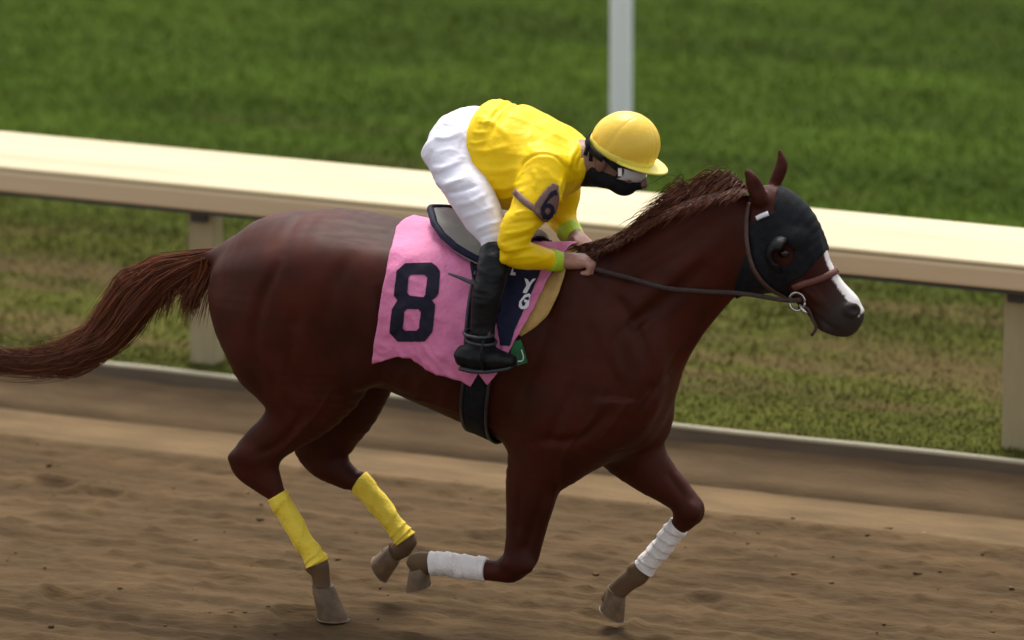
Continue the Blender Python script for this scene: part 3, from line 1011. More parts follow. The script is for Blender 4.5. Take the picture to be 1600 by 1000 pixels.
for k in range(520):          # locks that hang free below the dock
    h_ = hl[r.integers(0, 16)]
    u0 = h_[0] + r.normal(0, 5); t = (345 - u0) / 90
    end = (u0 - 26 + h_[3] + r.normal(0, 5), 462 + h_[2] + r.uniform(-18, 12))
    y = h_[1] + r.normal(0, .008)
    v0 = 398 + 26 * t + r.uniform(-2, 12)
    pts = [U(u0, v0, y), U(u0 - 6, v0 + 0.3 * (end[1] - v0), y), U((u0 + end[0]) / 2 - 4 + h_[3] * .3, v0 + 0.65 * (end[1] - v0), y * 1.3), U(end[0], end[1], y * 1.6)]
    gs.append(catmull(pts, 4))
v, f, c = strands(gs, 0.0015, 3, (0.140, 0.038, 0.013), (0.125, 0.042, 0.017))
link_mesh('tail', v, f, M['hair'], parent=horse, colors=c)

crest = [(905, 394), (958, 381), (1005, 358), (1060, 324), (1110, 304), (1155, 291), (1172, 294)]
cr = catmull([[a, b] for a, b in crest], 12)
gs = []
for k in range(3400):
    t = r.random()
    i = t * (len(cr) - 1); i0 = int(i); fr = i - i0
    u, v = cr[i0] * (1 - fr) + cr[min(i0 + 1, len(cr) - 1)] * fr
    y = r.normal(0, 0.014)
    tuft = vnoise([[t * 26, 0.5]], 181)[0]
    tuft2 = vnoise([[t * 60, 2.5]], 183)[0]
    amp = 0.35 + 0.9 * math.exp(-((t - 0.62) / 0.24) ** 2)
    if t > 0.82: amp *= max(0.12, (1 - t) / 0.18)
    lift = (6 + 30 * tuft * (0.4 + tuft2)) * amp * r.uniform(0.3, 1.15)
    back = (14 + 46 * r.random()) * (0.55 + 0.7 * tuft) * (0.55 + 0.45 * amp)
    if r.random() < 0.16:      # hair lying over the near side of the crest
        s1 = r.uniform(0.15, 0.6)
        pts = [U(u, v + 4, y), U(u - back * 0.35, v + 2 + 0.25 * back * s1, -.04), U(u - back * 0.75, v + 6 + back * .7 * s1, -.070 - r.random() * .02), U(u - back * 1.15, v + 8 + back * 1.3 * s1, -.085 - r.random() * .03)]
    else:
        dn_ = back * 0.45
        yy = r.normal(0, .03)
        lift *= r.uniform(0.5, 1.5); back *= r.uniform(0.5, 1.25)
        pts = [U(u, v + 6, y), U(u - back * 0.22, v - lift * 0.75, y + .1 * yy), U(u - back * 0.62, v - lift * 0.9 + dn_ * 0.45, y + .5 * yy), U(u - back * 1.05, v - lift * (0.3 + .6 * tuft2) + dn_, y + yy)]
    Pm_ = catmull(pts, 4)
    Pm_ = Pm_ + (np.stack([fbm(Pm_ * 22 + k * .37, 191 + q_, 2) for q_ in range(3)], 1) - .5) * 0.022 * np.linspace(0, 1, len(Pm_))[:, None]
    gs.append(Pm_)
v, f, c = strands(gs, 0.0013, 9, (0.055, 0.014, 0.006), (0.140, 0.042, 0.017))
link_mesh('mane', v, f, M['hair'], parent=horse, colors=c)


# ------------------------------------------------------------------ leg bandages
def bandage(name, nodes, t0, t1, grow, m, label, seed):
    C, A, W = resample(nodes, 10)
    i0, i1 = int(t0 * 10), int(t1 * 10)
    n = 28
    rows = np.linspace(i0, i1, 64)
    V = []
    r = np.random.default_rng(seed)
    for j, ri in enumerate(rows):
        a = int(ri); fr = ri - a; b2 = min(a + 1, len(C) - 1)
        c = C[a] * (1 - fr) + C[b2] * fr
        ax = C[min(a + 1, len(C) - 1)] - C[max(a - 1, 0)]; ax /= np.linalg.norm(ax)
        e3 = np.array([0, 1.0, 0]) - ax[1] * ax; e3 /= np.linalg.norm(e3)
        e2 = np.cross(ax, e3)
        ra = abs((A[a] * (1 - fr) + A[b2] * fr) @ e2); w = W[a] * (1 - fr) + W[b2] * fr
        rr = (ra + w) / 2
        ra = 0.5 * ra + 0.5 * rr; w = 0.5 * w + 0.5 * rr
        s = j / 63
        for k in range(n):
            an = 2 * math.pi * k / n
            ph = (s * 4.6 + 0.5 * math.sin(s * 5 + seed) + k / n) % 1.0                      # overlapping turns of the wrap
            g = grow + 0.0040 * ph ** 2 * (0.4 + 1.2 * vnoise([[s * 5, seed + .5]], seed + 3)[0]) + 0.006 * (vnoise([[s * 9, math.cos(an) * 2, math.sin(an) * 2]], seed)[0] - 0.5)
            if j in (0, 63): g -= 0.006
            V.append(c + e2 * ((ra + g) * math.cos(an)) + e3 * ((w + g) * math.sin(an)))
    Fs = grid_faces(64, n, True)
    Fs.append(tuple(range(n - 1, -1, -1))); Fs.append(tuple(63 * n + k for k in range(n)))
    o = link_mesh(name, V, Fs, m)
    return tag(o, label, 'bandage', 'leg bandages on the racehorse')


bandage('leg_bandage', hind_nc, 3.85, 7.0, .006, M['yellowwrap'], 'yellow bandage on the trailing hind leg, just above the hoof on the ground', 1)
bandage('leg_bandage', hind_f, 7.9, 10.75, .006, M['yellowwrap'], 'yellow bandage on the hind leg swung further forward under the belly', 2)
bandage('leg_bandage', fore_n, 9.6, 12.4, .006, M['whitewrap'], 'white bandage on the sharply folded foreleg, lying level', 3)
bandage('leg_bandage', fore_f, 7.8, 10.3, .006, M['whitewrap'], 'white bandage on the foreleg reaching out under the chest', 4)

# ================================================================== TACK
tc_x = np.array([n[0][0] for n in trunk]); tc_z = np.array([n[0][2] for n in trunk])


def zc(x):
    return float(np.interp(x, tc_x, tc_z))


def barrel(grow):
    lo_, hi_ = bounds([trunk], 0.12)
    Fq = Field(lo_, hi_, 0.012)
    Fq.loft(trunk, 0.0, 4, p=2.2, grow=grow)
    Fq.loft(neck[:3], 0.06, 4, grow=grow)
    for sg in (-1, 1):
        Fq.ell(U(640, 480, sg * .19), (.22, .07, .15), .08, grow=grow)
        Fq.ell(U(905, 470, sg * .12), (.05, .06, .12), .06, grow=grow)
        Fq.ell(U(868, 645, sg * .19), (.115, .05, .09), .05, grow=grow)
    V_, Q_ = Fq.mesh(2)
    return BVHTree.FromPolygons(V_.tolist(), Q_.tolist())


TB, TB2, TB5 = barrel(0.006), barrel(0.026), barrel(0.055)


def wrap(x, th, off=0.0):
    """a point on the horse's barrel: th = angle from the spine towards the near side"""
    c = Vector((x, 0, zc(x)))
    d = Vector((0, -math.sin(th), math.cos(th)))
    loc, nrm, i, dd = TB.ray_cast(c, d)
    if loc is None:
        loc = c + d * 0.3
    return np.array(loc + d * off)


def xt(u, v, bvh=None):
    loc, nrm, i, d = (bvh or TB2).ray_cast(Vector(CAM), Vector(ray(u, v)).normalized())
    return loc.x, math.atan2(-loc.y, loc.z - zc(loc.x))


def edge(pxs, bvh=None):
    """edge of a sheet as sorted (theta, x) pairs"""
    return sorted([(t, x) for x, t in (xt(u, v, bvh) for u, v in pxs)])


def sheet_on_barrel(xL, xR, hem, na, nt, off, both=True, rip=0.0, seed=0, rimlift=None):
    """xL, xR: lists of (t, x); hem: list of (a, theta)"""
    ts = np.linspace(-1 if both else 0, 1, nt)
    V = []
    for ia in range(na):
        a = ia / (na - 1)
        th_h = np.interp(a, [h[0] for h in hem], [h[1] for h in hem])
        for t in ts:
            tt = abs(t)
            th = tt * th_h
            l = np.interp(th, [q[0] for q in xL], [q[1] for q in xL])
            rgt = np.interp(th, [q[0] for q in xR], [q[1] for q in xR])
            x = l + (rgt - l) * a
            o = off
            if rip:
                o += rip * tt ** 2 * (0.3 + vnoise([[x * 9 + seed, t * 3.0]], seed)[0]) + (0.40 * rip * vnoise([[x * 20 + 6 * t, t * 9 + seed]], seed + 1)[0] + 0.22 * rip * (1 - abs(2 * vnoise([[x * 26 - 9 * t, t * 14 + seed]], seed + 2)[0] - 1)) ** 2) * (0.3 + tt)
            if rimlift: o += rimlift(a, t)
            V.append(wrap(x, t * th_h, o))
    return np.array(V), grid_faces(na, nt)


def solid(o, th):
    m = o.modifiers.new('thickness', 'SOLIDIFY')
    m.thickness = th
    m.offset = -1
    return o


def hemrow(pts, xL_b, xR_b):
    out = []
    for u, v in pts:
        x, th = xt(u, v)
        out.append(((x - xL_b) / (xR_b - xL_b), th))
    return sorted(out)


# tan chamois under the cloth
cl_px = [(640, 358), (632, 450), (622, 540)]
cr_px = [(878, 425), (870, 450), (852, 490), (834, 508), (812, 524)]
te = xt(812, 524)[1]
V, Fs = sheet_on_barrel(edge(cl_px), edge(cr_px), [(0, te * .8), (.6, te * .95), (1, te)], 26, 61, 0.004)
pad = link_mesh('chamois_pad', V, Fs, M['tan'])
tag(solid(pad, 0.005), 'tan chamois pad edging out in front of the pink saddlecloth', 'saddle pad')

# pink saddlecloth
xa, ta = xt(583, 566)
xrb = xt(806, 534)[0]
hem_px = [(584, 566), (600, 559), (620, 552), (640, 556), (655, 567), (675, 577), (700, 583), (722, 590), (737, 600), (748, 580), (764, 598), (781, 578)]
hm = hemrow(hem_px, xa, xrb)
hm = [(0, hm[0][1])] + hm[1:] + [(1.0, xt(803, 533)[1])]
V, Fs = sheet_on_barrel(edge([(619, 352), (612, 385), (603, 430), (592, 500), (583, 566)]), edge([(868, 412), (858, 428), (836, 478), (812, 526), (806, 534)]),
                        hm, 100, 171, 0.014, rip=0.022, seed=5)
cloth = link_mesh('saddlecloth', V, Fs, M['pink'])
tag(solid(cloth, 0.004), 'pink saddlecloth with a large dark number eight', 'saddlecloth')
CV = [tuple(p) for p in V]
CB = BVHTree.FromPolygons(CV, Fs)


def on_surface(bvh, u, v, off):
    rr = Vector(ray(u, v)).normalized()
    loc, nrm, i, d = bvh.ray_cast(Vector(CAM), rr)
    if loc is None:
        return None
    if nrm.dot(rr) > 0: nrm = -nrm
    return np.array(loc + nrm * off)


def decal(name, outer, holes, bvh, off, m, parent, grid=3.0):
    """flat print with the outline given in pixels, laid on a surface"""
    loops = [outer] + holes
    pts, edges = [], []
    for lp in loops:
        b = len(pts)
        dense = []
        for i in range(len(lp)):
            p, q = np.array(lp[i], float), np.array(lp[(i + 1) % len(lp)], float)
            k = max(1, int(np.linalg.norm(q - p) / grid))
            dense += [p + (q - p) * s / k for s in range(k)]
        pts += dense
        edges += [(b + i, b + (i + 1) % len(dense)) for i in range(len(dense))]

    def inside(p, lp):
        c = False
        for i in range(len(lp)):
            (x1, y1), (x2, y2) = lp[i], lp[(i + 1) % len(lp)]
            if (y1 > p[1]) != (y2 > p[1]) and p[0] < (x2 - x1) * (p[1] - y1) / (y2 - y1) + x1:
                c = not c
        return c
    a = np.array(outer, float)
    for gx in np.arange(a[:, 0].min() + grid / 2, a[:, 0].max(), grid):
        for gy in np.arange(a[:, 1].min() + grid / 2, a[:, 1].max(), grid):
            if inside((gx, gy), outer) and not any(inside((gx, gy), h) for h in holes):
                pts.append(np.array((gx, gy)))
    r_ = delaunay_2d_cdt([Vector(p) for p in pts], edges, [], 0, 1e-4)
    vs, fs = r_[0], r_[2]
    P = [on_surface(bvh, p[0], p[1], off) for p in vs]
    Fk = []
    for f_ in fs:
        c = np.mean([vs[k] for k in f_], axis=0)
        if inside(c, outer) and not any(inside(c, h) for h in holes) and all(P[k] is not None for k in f_):
            Fk.append(tuple(f_))
    used = sorted({k for f_ in Fk for k in f_})
    mp = {k: i for i, k in enumerate(used)}
    return link_mesh(name, [P[k] for k in used], [tuple(mp[k] for k in f_) for f_ in Fk], m, parent=parent)


def z5(pts):
    return [(560 + .3 * x, 320 + .3 * y) for x, y in pts]


decal('number_eight', z5([(245, 305), (380, 303), (408, 322), (425, 348), (418, 462), (405, 482), (384, 496), (401, 520), (398, 560), (386, 662), (345, 712), (205, 712),
                          (163, 665), (176, 545), (196, 512), (205, 498), (186, 472), (200, 345)]),
      [z5([(275, 365), (345, 365), (360, 380), (350, 468), (340, 482), (270, 474), (256, 460), (262, 378)]),
       z5([(255, 542), (312, 543), (325, 558), (318, 640), (305, 655), (245, 655), (232, 642), (240, 556)])], CB, 0.0030, M['number'], cloth)
# navy panel with white letters
panel_px = [(776, 400), (846, 418), (842, 432), (806, 512), (797, 540), (782, 540), (770, 470)]
panel = decal('sponsor_panel', panel_px, [], CB, 0.0032, M['navy'], cloth, 5.0)
for lp, hl in [([(797, 414), (803, 414), (802, 427), (806, 428), (805, 432), (794, 431), (795, 427), (798, 427)], []),
               ([(820, 436), (825, 438), (828, 443), (833, 437), (838, 437), (829, 449), (823, 459), (817, 458), (823, 448)], []),
               ([(830, 462), (827, 459), (820, 461), (812, 472), (811, 480), (815, 484), (821, 483), (826, 479), (829, 470), (820, 469), (819, 473), (823, 473), (821, 478), (817, 479), (816, 473), (822, 465), (826, 465), (828, 467)], [])]:
    decal('letter', lp, hl, CB, 0.0062, M['print'], panel, 2.0)

# green tag hanging at the girth
gp, gn = hit(814, 552)
tv, tf = [], []
outline = [(803, 532), (818, 530), (824, 548), (829, 566), (812, 571), (801, 560)]
base = [hit(u, v)[0] + np.array([0, -0.02, 0.004]) for u, v in outline]
tv = base + [p + np.array([0, -0.008, 0]) for p in base]
n_ = len(outline)
tf = [tuple(range(n_ - 1, -1, -1)), tuple(range(n_, 2 * n_))] + [(i, (i + 1) % n_, n_ + (i + 1) % n_, n_ + i) for i in range(n_)]
gtag = link_mesh('hanging_tag', tv, tf, M['green'], smooth=False)
tag(bevel(gtag, 0.003), 'small green tag with white hook mark beside the boot toe', 'tag')
pts = [hit(u, v)[0] + np.array([0, -0.030, 0.004]) for u, v in [(820, 545), (823, 556), (821, 562), (814, 563)]]
v, f = tube(catmull(pts, 4), 0.0022, 6)
link_mesh('hook_mark', v, f, M['print'], parent=gtag)

# saddle: a small light race saddle with girth and stirrups
saddle = thing('race_saddle', (0.0, 0, 1.2), 'small grey race saddle with dark rim under the rider', 'saddle')


def seat_lift(a, t):
    return 0.022 * max(0, 1 - a * 3.2) ** 1.2 * (1 - 0.5 * abs(t)) + 0.006 * (1 - abs(t)) + 0.010 * max(0, a - .75) * 4 * (1 - abs(t))


sl = [(674, 338), (679, 352), (692, 368), (712, 385), (735, 399), (760, 411)]
th_s = xt(760, 411, TB5)[1]
sL = edge(sl, TB5)
sL = [(0, sL[0][1] - .012), (sL[0][0] * .6, sL[0][1] - .008)] + sL
sR = [(0, xt(806, 400, TB5)[0]), (th_s, xt(790, 420, TB5)[0])]
V, Fs = sheet_on_barrel(sL, sR, [(0, th_s), (.3, th_s), (1, th_s)], 24, 65, 0.046, rimlift=seat_lift)
seat = link_mesh('seat', V, Fs, M['saddle'], parent=saddle)
solid(seat, 0.020)
Vg = V.reshape(24, 65, 3)
v, f = tube(np.vstack([Vg[::-1, 0, :], Vg[0, 1:, :], Vg[1:, -1, :]]) - [0, 0, 0.006], 0.012, 10)
link_mesh('rim', v, f, M['navy'], parent=saddle)
# flap below the seat, dark
V, Fs = sheet_on_barrel(edge([(735, 400), (740, 440), (744, 480)]), edge([(812, 400), (796, 440), (784, 490)]), [(0, xt(744, 480)[1]), (1, xt(784, 490)[1])], 14, 41, 0.036)
fl = link_mesh('flap', V, Fs, M['blackcloth'], parent=saddle)
solid(fl, 0.006)
pts = np.array([np.array(TB5.ray_cast(Vector(CAM), Vector(ray(u, v_)).normalized())[0]) for u, v_ in catmull([(762, 446), (742, 441), (722, 433), (703, 426)], 4)])
v, f = strap(pts + [0, -0.012, 0], np.tile([0, -1, 0.2], (len(pts), 1)), 0.014, 0.004) if 'strap' in globals() else tube(pts + [0, -0.012, 0], np.linspace(.010, .004, len(pts)), 8)
link_mesh('leather_end', v, f, M['saddlestrap'], parent=saddle)
# girth: all the way round the barrel, two elastic edges
gx0, gx1 = xt(734, 640)[0], xt(777, 640)[0]


def band(xa_, xb_, off, nth=90, na=5, th0=0.0, th1=2 * math.pi):
    V = []
    full = abs(th1 - th0 - 2 * math.pi) < 1e-6
    ths = np.linspace(th0, th1, nth, endpoint=not full)
    for th in ths:
        for a in range(na):
            V.append(wrap(xa_ + (xb_ - xa_) * a / (na - 1) - 0.075 * max(0.0, -math.cos(th)) ** 1.2, th, off - 0.024 * float(np.clip(-math.cos(th) * 1.4, 0, 1))))
    Fs = []
    for i in range(nth if full else nth - 1):
        for a in range(na - 1):
            j = (i + 1) % nth
            Fs.append((i * na + a, i * na + a + 1, j * na + a + 1, j * na + a))
    return np.array(V), Fs


V, Fs = band(gx0 + .006, gx1 - .010, 0.028)
g = link_mesh('girth', V, Fs, M['blackcloth'], parent=saddle)
solid(g, 0.006)
for xe in (gx0, gx1 - 0.012):
    V, Fs = band(xe, xe + 0.010, 0.031, na=2)
    solid(link_mesh('girth_edge', V, Fs, M['greyboot'], parent=saddle), 0.005)

# ------------------------------------------------------------------ blinker hood
def poly_sdf(X, Z, P):
    """signed distance (negative inside) to polygon P in the X-Z plane"""
    d = np.full(np.broadcast(X, Z).shape, 1e9)
    s = np.zeros(d.shape, bool)
    for i in range(len(P)):
        a, b = P[i], P[(i + 1) % len(P)]
        e = b - a
        wx, wz = X - a[0], Z - a[1]
        t = np.clip((wx * e[0] + wz * e[1]) / (e @ e), 0, 1)
        d = np.minimum(d, np.hypot(wx - t * e[0], wz - t * e[1]))
        c = (a[1] > Z) != (b[1] > Z)
        den = e[1] if abs(e[1]) > 1e-9 else 1e-9
        s ^= c & (X < a[0] + e[0] * (Z - a[1]) / den)
    return np.where(s, -d, d)


lo, hi = bounds([head], 0.05)
FB = Field(lo, hi, 0.0048)
FB.loft(neck[4:], 0.0, 4, grow=0.006)
FB.loft(head, 0.03, 4, grow=0.006)
for sgn in (-1, 1):
    FB.ell(U(1196, 415, sgn * .060), (.062, .032, .062), .025, grow=0.006)
    FB.ell(U(1238, 372, sgn * .062), (.034, .024, .024), .025, grow=0.006)
X, Y, Z = FB.coords(np.zeros(3, int), FB.n)
hp = [U(u, v)[[0, 2]] for u, v in [(1181, 338), (1200, 334), (1220, 322), (1216, 285), (1236, 285), (1262, 312), (1280, 350), (1292, 392), (1266, 424), (1243, 436), (1236, 476), (1200, 480), (1150, 470), (1160, 430), (1181, 385)]]
reg = poly_sdf(X[:, 0, :], Z[:, 0, :], hp)[:, None, :]
ec = U(1237, 387)
hole = 0.036 - np.hypot((X - ec[0]) / 1.0, (Z - ec[2]) / 1.12)
inner = -(FB.a + 0.012)
FB.a = np.maximum(np.maximum(np.maximum(FB.a, reg), hole), inner).astype(np.float32)
V, Q = FB.mesh(1)
hood = link_mesh('blinker_hood', V, Q, M['blackcloth'])
tag(hood, 'black blinker hood covering the cheeks and forehead of the horse', 'blinkers')
for sgn in (-1, 1):     # half cup behind each eye
    q, n = side(ec[0], ec[2], sgn)
    Rr = 0.056
    V = []
    nu, nv = 10, 24
    for i in range(nu):
        t = i / (nu - 1)
        for j in range(nv):
            a = math.radians(62) + math.radians(215) * j / (nv - 1)
            rr = Rr * (1 - 0.62 * t ** 1.6)
            V.append(np.array([ec[0] + math.cos(a) * rr * 0.95 - 0.004, q[1] + sgn * (0.002 + 0.042 * math.sin(t * math.pi / 2)), ec[2] + math.sin(a) * rr * 1.1]))
    solid(link_mesh('eye_cup', V, grid_faces(nu, nv), M['black'], parent=hood), 0.003)
HB = BVHTree.FromPolygons([tuple(p) for p in hood.data.vertices and [Vector(x.co) + hood.location for x in hood.data.vertices]], Q.tolist())


def outer(u, v, sgn=-1):
    """outermost surface (skin or hood) at the place seen at (u, v) in the mid plane"""
    p = U(u, v)
    best = None
    for b in (BVH, HB):
        loc, nrm, i, d = b.ray_cast(Vector((p[0], sgn * 2, p[2])), Vector((0, -sgn, 0)))
        if loc is not None and (best is None or loc.y * sgn > best[0].y * sgn):
            best = (loc, nrm)
    if best is None:
        loc, nrm, i, d = BVH.find_nearest(Vector(p))
        best = (loc, nrm)
    return np.array(best[0]), np.array(best[1])


def strap(pts, nrm, width, thick):
    pts = np.asarray(pts); nrm = np.asarray(nrm)
    tg = np.gradient(pts, axis=0); tg /= np.linalg.norm(tg, axis=1)[:, None]
    sdv = np.cross(tg, nrm); sdv /= np.linalg.norm(sdv, axis=1)[:, None] + 1e-9
    nn = np.cross(sdv, tg)
    V = []
    for p, s, n in zip(pts, sdv, nn):
        for a, b in ((-1, 0), (-.8, 1), (.8, 1), (1, 0), (.8, -.6), (-.8, -.6)):
            V.append(p + s * a * width / 2 + n * b * thick)
    Fs = grid_faces(len(pts), 6, True)
    Fs += [tuple(range(5, -1, -1)), tuple((len(pts) - 1) * 6 + k for k in range(6))]
    return V, Fs


def lay(pxs, sgn, off=0.006, m=6):
    P = catmull(pxs, m)
    o = [outer(u, v, sgn) for u, v in P]
    pts = np.array([q + np.array([0, sgn * off, 0]) * 0.4 + n * off * 0.6 for q, n in o])
    nn = np.array([n for q, n in o])
    for _ in range(3):
        pts[1:-1] = 0.5 * pts[1:-1] + 0.25 * (pts[:-2] + pts[2:])
        nn[1:-1] = 0.5 * nn[1:-1] + 0.25 * (nn[:-2] + nn[2:])
    return pts, nn


# ------------------------------------------------------------------ bridle
bridle = thing('bridle', U(1200, 480), 'dark leather bridle with reddish noseband, steel bit rings and long reins', 'bridle')
for sgn in (-1, 1):
    pts, nn = lay([(1180, 312), (1179, 340), (1184, 372), (1193, 402), (1210, 432), (1232, 456), (1250, 464)], sgn, 0.009)
    v, f = strap(pts, nn, 0.017, 0.004)
    link_mesh('cheek_strap', v, f, M['leather'], parent=bridle)
    pts, nn = lay([(1251, 441), (1265, 436), (1282, 432), (1298, 427), (1307, 423)], sgn, 0.006)
    v, f = strap(pts, nn, 0.022, 0.005)
    link_mesh('noseband', v, f, M['redleather'], parent=bridle)
    q, n = outer(1254, 465, sgn)
    c = q + np.array([0, sgn * 0.012, 0])
    an = np.linspace(0, 2 * math.pi, 25)
    v, f = tube(np.stack([c[0] + 0.027 * np.cos(an), np.full(25, c[1]), c[2] + 0.030 * np.sin(an)], 1), 0.0048, 8)
    link_mesh('bit_ring', v, f, M['steel'], parent=bridle)
    q2, n2 = outer(1271, 478, sgn)
    pts = [c + [0.004, 0, -0.02], U(1262, 482, c[1]), U(1270, 500, c[1] * 0.95), U(1275, 512, c[1] * 0.9), U(1268, 524, c[1] * 0.9)]
    v, f = tube(catmull(pts, 4), 0.0055, 8)
    link_mesh('chin_strap', v, f, M['leather'], parent=bridle)
    v, f = tube([U(1250, 476, c[1]), U(1256, 486, c[1]), U(1262, 490, c[1])], [.006, .008, .005], 8)
    link_mesh('bit_cheek', v, f, M['steel'], parent=bridle)
pts, nn = lay([(1196, 333), (1204, 329), (1213, 326)], -1, 0.011)
v, f = strap(pts, nn, 0.016, 0.005)
link_mesh('browband', v, f, M['print'], parent=bridle)
# reins
HAND_N, HAND_F = U(912, 414, -.115), U(893, 390, .09)
rein_px = [(1252, 468), (1232, 470), (1205, 466), (1172, 460), (1130, 456), (1085, 452), (1040, 448), (1000, 441), (965, 434), (935, 425)]
for sgn, H in ((-1, HAND_N), (1, HAND_F)):
    P = catmull(rein_px, 5)
    R_ = []
    for i, (u, v) in enumerate(P):
        q, n = hit(u, v)
        pp_ = U(u, v, -0.082) if q is None or i < 6 else q + n * 0.014
        if pp_[1] > -0.07: pp_ = U(u, v, -0.07)
        R_.append(pp_ * [1, -sgn, 1])
    R_ = np.array(R_)
    for _ in range(6):
        R_[1:-1] = 0.5 * R_[1:-1] + 0.25 * (R_[:-2] + R_[2:])
    R_ = np.vstack([R_, H + np.array([.012, 0, -.008]), H + np.array([-.03, sgn * 0.0, -.015]), H + np.array([-.05, 0, -.05])])
    nn = np.tile([0, sgn * 1.0, 0.15], (len(R_), 1))
    v, f = strap(R_, nn, 0.015, 0.0045)
    link_mesh('rein', v, f, M['rubber'], parent=bridle)

# ================================================================== THE RIDER
rider = thing('person', U(760, 400), 'jockey in yellow silks, white breeches and yellow cap crouching over the saddle', 'person')


def R3(*a):
    return a


torso = [N(742, 165, 768, 296, 0, .150), N(758, 152, 782, 314, 0, .170), N(785, 160, 798, 326, 0, .180), N(820, 174, 818, 326, 0, .186), N(855, 188, 842, 318, 0, .186),
         N(888, 203, 872, 306, 0, .170), N(914, 216, 896, 290, 0, .120), N(934, 226, 914, 276, 0, .072)]
arm_n = [N(882, 262, 824, 250, -.155, .068), N(880, 292, 812, 288, -.195, .070), N(864, 322, 797, 326, -.245, .064), N(840, 350, 780, 360, -.290, .058),
         N(822, 376, 774, 390, -.310, .050)]
fore_arm_n = [N(812, 372, 776, 402, -.310, .046), N(834, 384, 800, 412, -.275, .045), N(858, 391, 838, 417, -.205, .038), N(874, 397, 868, 419, -.150, .031)]
arm_f = [N(905, 262, 850, 262, .155, .07), N(905, 300, 848, 300, .19, .066), N(898, 328, 850, 338, .20, .058)]
fore_arm_f = [N(890, 318, 852, 345, .20, .050), N(897, 340, 868, 362, .175, .044), N(906, 362, 884, 378, .14, .033)]
pelvis = [N(772, 175, 775, 290, 0, .125), N(735, 168, 740, 285, 0, .140), N(706, 178, 708, 270, 0, .145), N(686, 202, 690, 252, 0, .115)]
thigh_n = [N(742, 225, 664, 235, -.10, .085), N(752, 262, 677, 272, -.15, .084), N(772, 300, 701, 312, -.20, .076), N(788, 335, 727, 346, -.225, .062), N(790, 360, 750, 372, -.245, .048), N(784, 384, 757, 390, -.26, .038)]
thigh_f = [N(745, 225, 674, 235, .10, .080), N(760, 262, 694, 270, .15, .080), N(784, 296, 722, 306, .20, .074), N(806, 330, 752, 340, .245, .064), N(822, 352, 770, 364, .26, .060), N(828, 372, 785, 382, .27, .054)]
shin_n = [N(796, 388, 754, 396, -.270, .042), N(792, 420, 750, 420, -.305, .046), N(781, 465, 741, 462, -.335, .043), N(771, 510, 739, 506, -.345, .035), N(768, 540, 737, 538, -.352, .032)]
shin_f = [N(832, 380, 782, 384, .292, .056), N(826, 420, 772, 420, .315, .056), N(815, 465, 766, 462, .338, .053), N(808, 510, 760, 506, .35, .044), N(806, 540, 760, 538, .355, .040)]


def foot(sg, du):
    y = sg * .358
    return [N(724 + du, 540, 722 + du, 572, y, .036), N(748 + du, 536, 744 + du, 577, y, .040), N(772 + du, 545, 768 + du, 576, y, .043), N(792 + du, 553, 790 + du, 573, y - sg * .004, .040), N(803 + du, 559, 802 + du, 570, y - sg * .008, .030)]


def build(lofts, h, k, grow=0.0, extra=None, smooth=2, p=2.0):
    lo, hi = bounds(lofts, 0.05)
    Fd = Field(lo, hi, h)
    for l in lofts:
        Fd.loft(l, k, 5, grow=grow, p=p)
    if extra: extra(Fd)
    return Fd


# --- the body itself, one mesh, inside the clothes
HC_ = U(972, 240)                                   # centre of the head
fx, fz = U(972 + 88, 240 + 47) - HC_, U(972 - 47, 240 + 88) - HC_
ff = fx / np.linalg.norm(fx)                        # where the face looks
dn = fz / np.linalg.norm(fz)                        # towards the chin
PXM = 1 / 480.0
Rh = np.array([ff, [0, 1, 0], -dn])


def HP(a, y, d):
    """head point: a forward, d down (pixels), y sideways (metres)"""
    return HC_ + ff * a * PXM + dn * d * PXM + np.array([0, y, 0])


def fist(Fd, wrist, pal, sg):
    """closed hand, knuckles forward, fingers curled under round the rein; sg = outer side"""
    f_ = pal - wrist; f_ /= np.linalg.norm(f_)
    s_ = np.array([0, sg, 0.0]); s_ -= (s_ @ f_) * f_; s_ /= np.linalg.norm(s_)
    d_ = np.cross(f_, s_)
    if d_[2] > 0: d_ = -d_
    Fd.cap(wrist - f_ * .03, wrist + f_ * .02, .026, .025, .012)
    Fd.ell((wrist + pal) / 2 + f_ * .006, (.050, .044, .024), .015, rot=np.array([f_, s_, d_]))
    for i, (o, l, rr) in enumerate([(-.033, 1.0, .0104), (-.011, 1.1, .0112), (.011, 1.05, .0106), (.032, .88, .0096)]):
        k0 = pal + s_ * o - d_ * .006 - f_ * abs(o) * 0.15
        k1 = k0 + (f_ * .024 + d_ * .014) * l
        k2 = k1 + (-f_ * .004 + d_ * .025) * l
        k3 = k2 + (-f_ * .022 + d_ * .002) * l
        Fd.cap(k0 - f_ * .02, k0, .012, rr * 1.2, .006)
        Fd.cap(k0, k1, rr * 1.15, rr, .002)
        Fd.cap(k1, k2, rr, rr * .95, .002)
        Fd.cap(k2, k3, rr * .95, rr * .82, .002)
    t0 = wrist + f_ * .022 - s_ * .036 + d_ * .010
    t1 = t0 + f_ * .032 - s_ * .006 + d_ * .014
    t2 = t1 + f_ * .024 + s_ * .012 + d_ * .010
    Fd.cap(t0, t1, .0135, .011, .008)
    Fd.cap(t1, t2, .011, .009, .002)


W_N, P_N = U(880, 407, -.140), U(914, 409, -.118)
W_F, P_F = U(902, 372, .125), U(912, 386, .095)


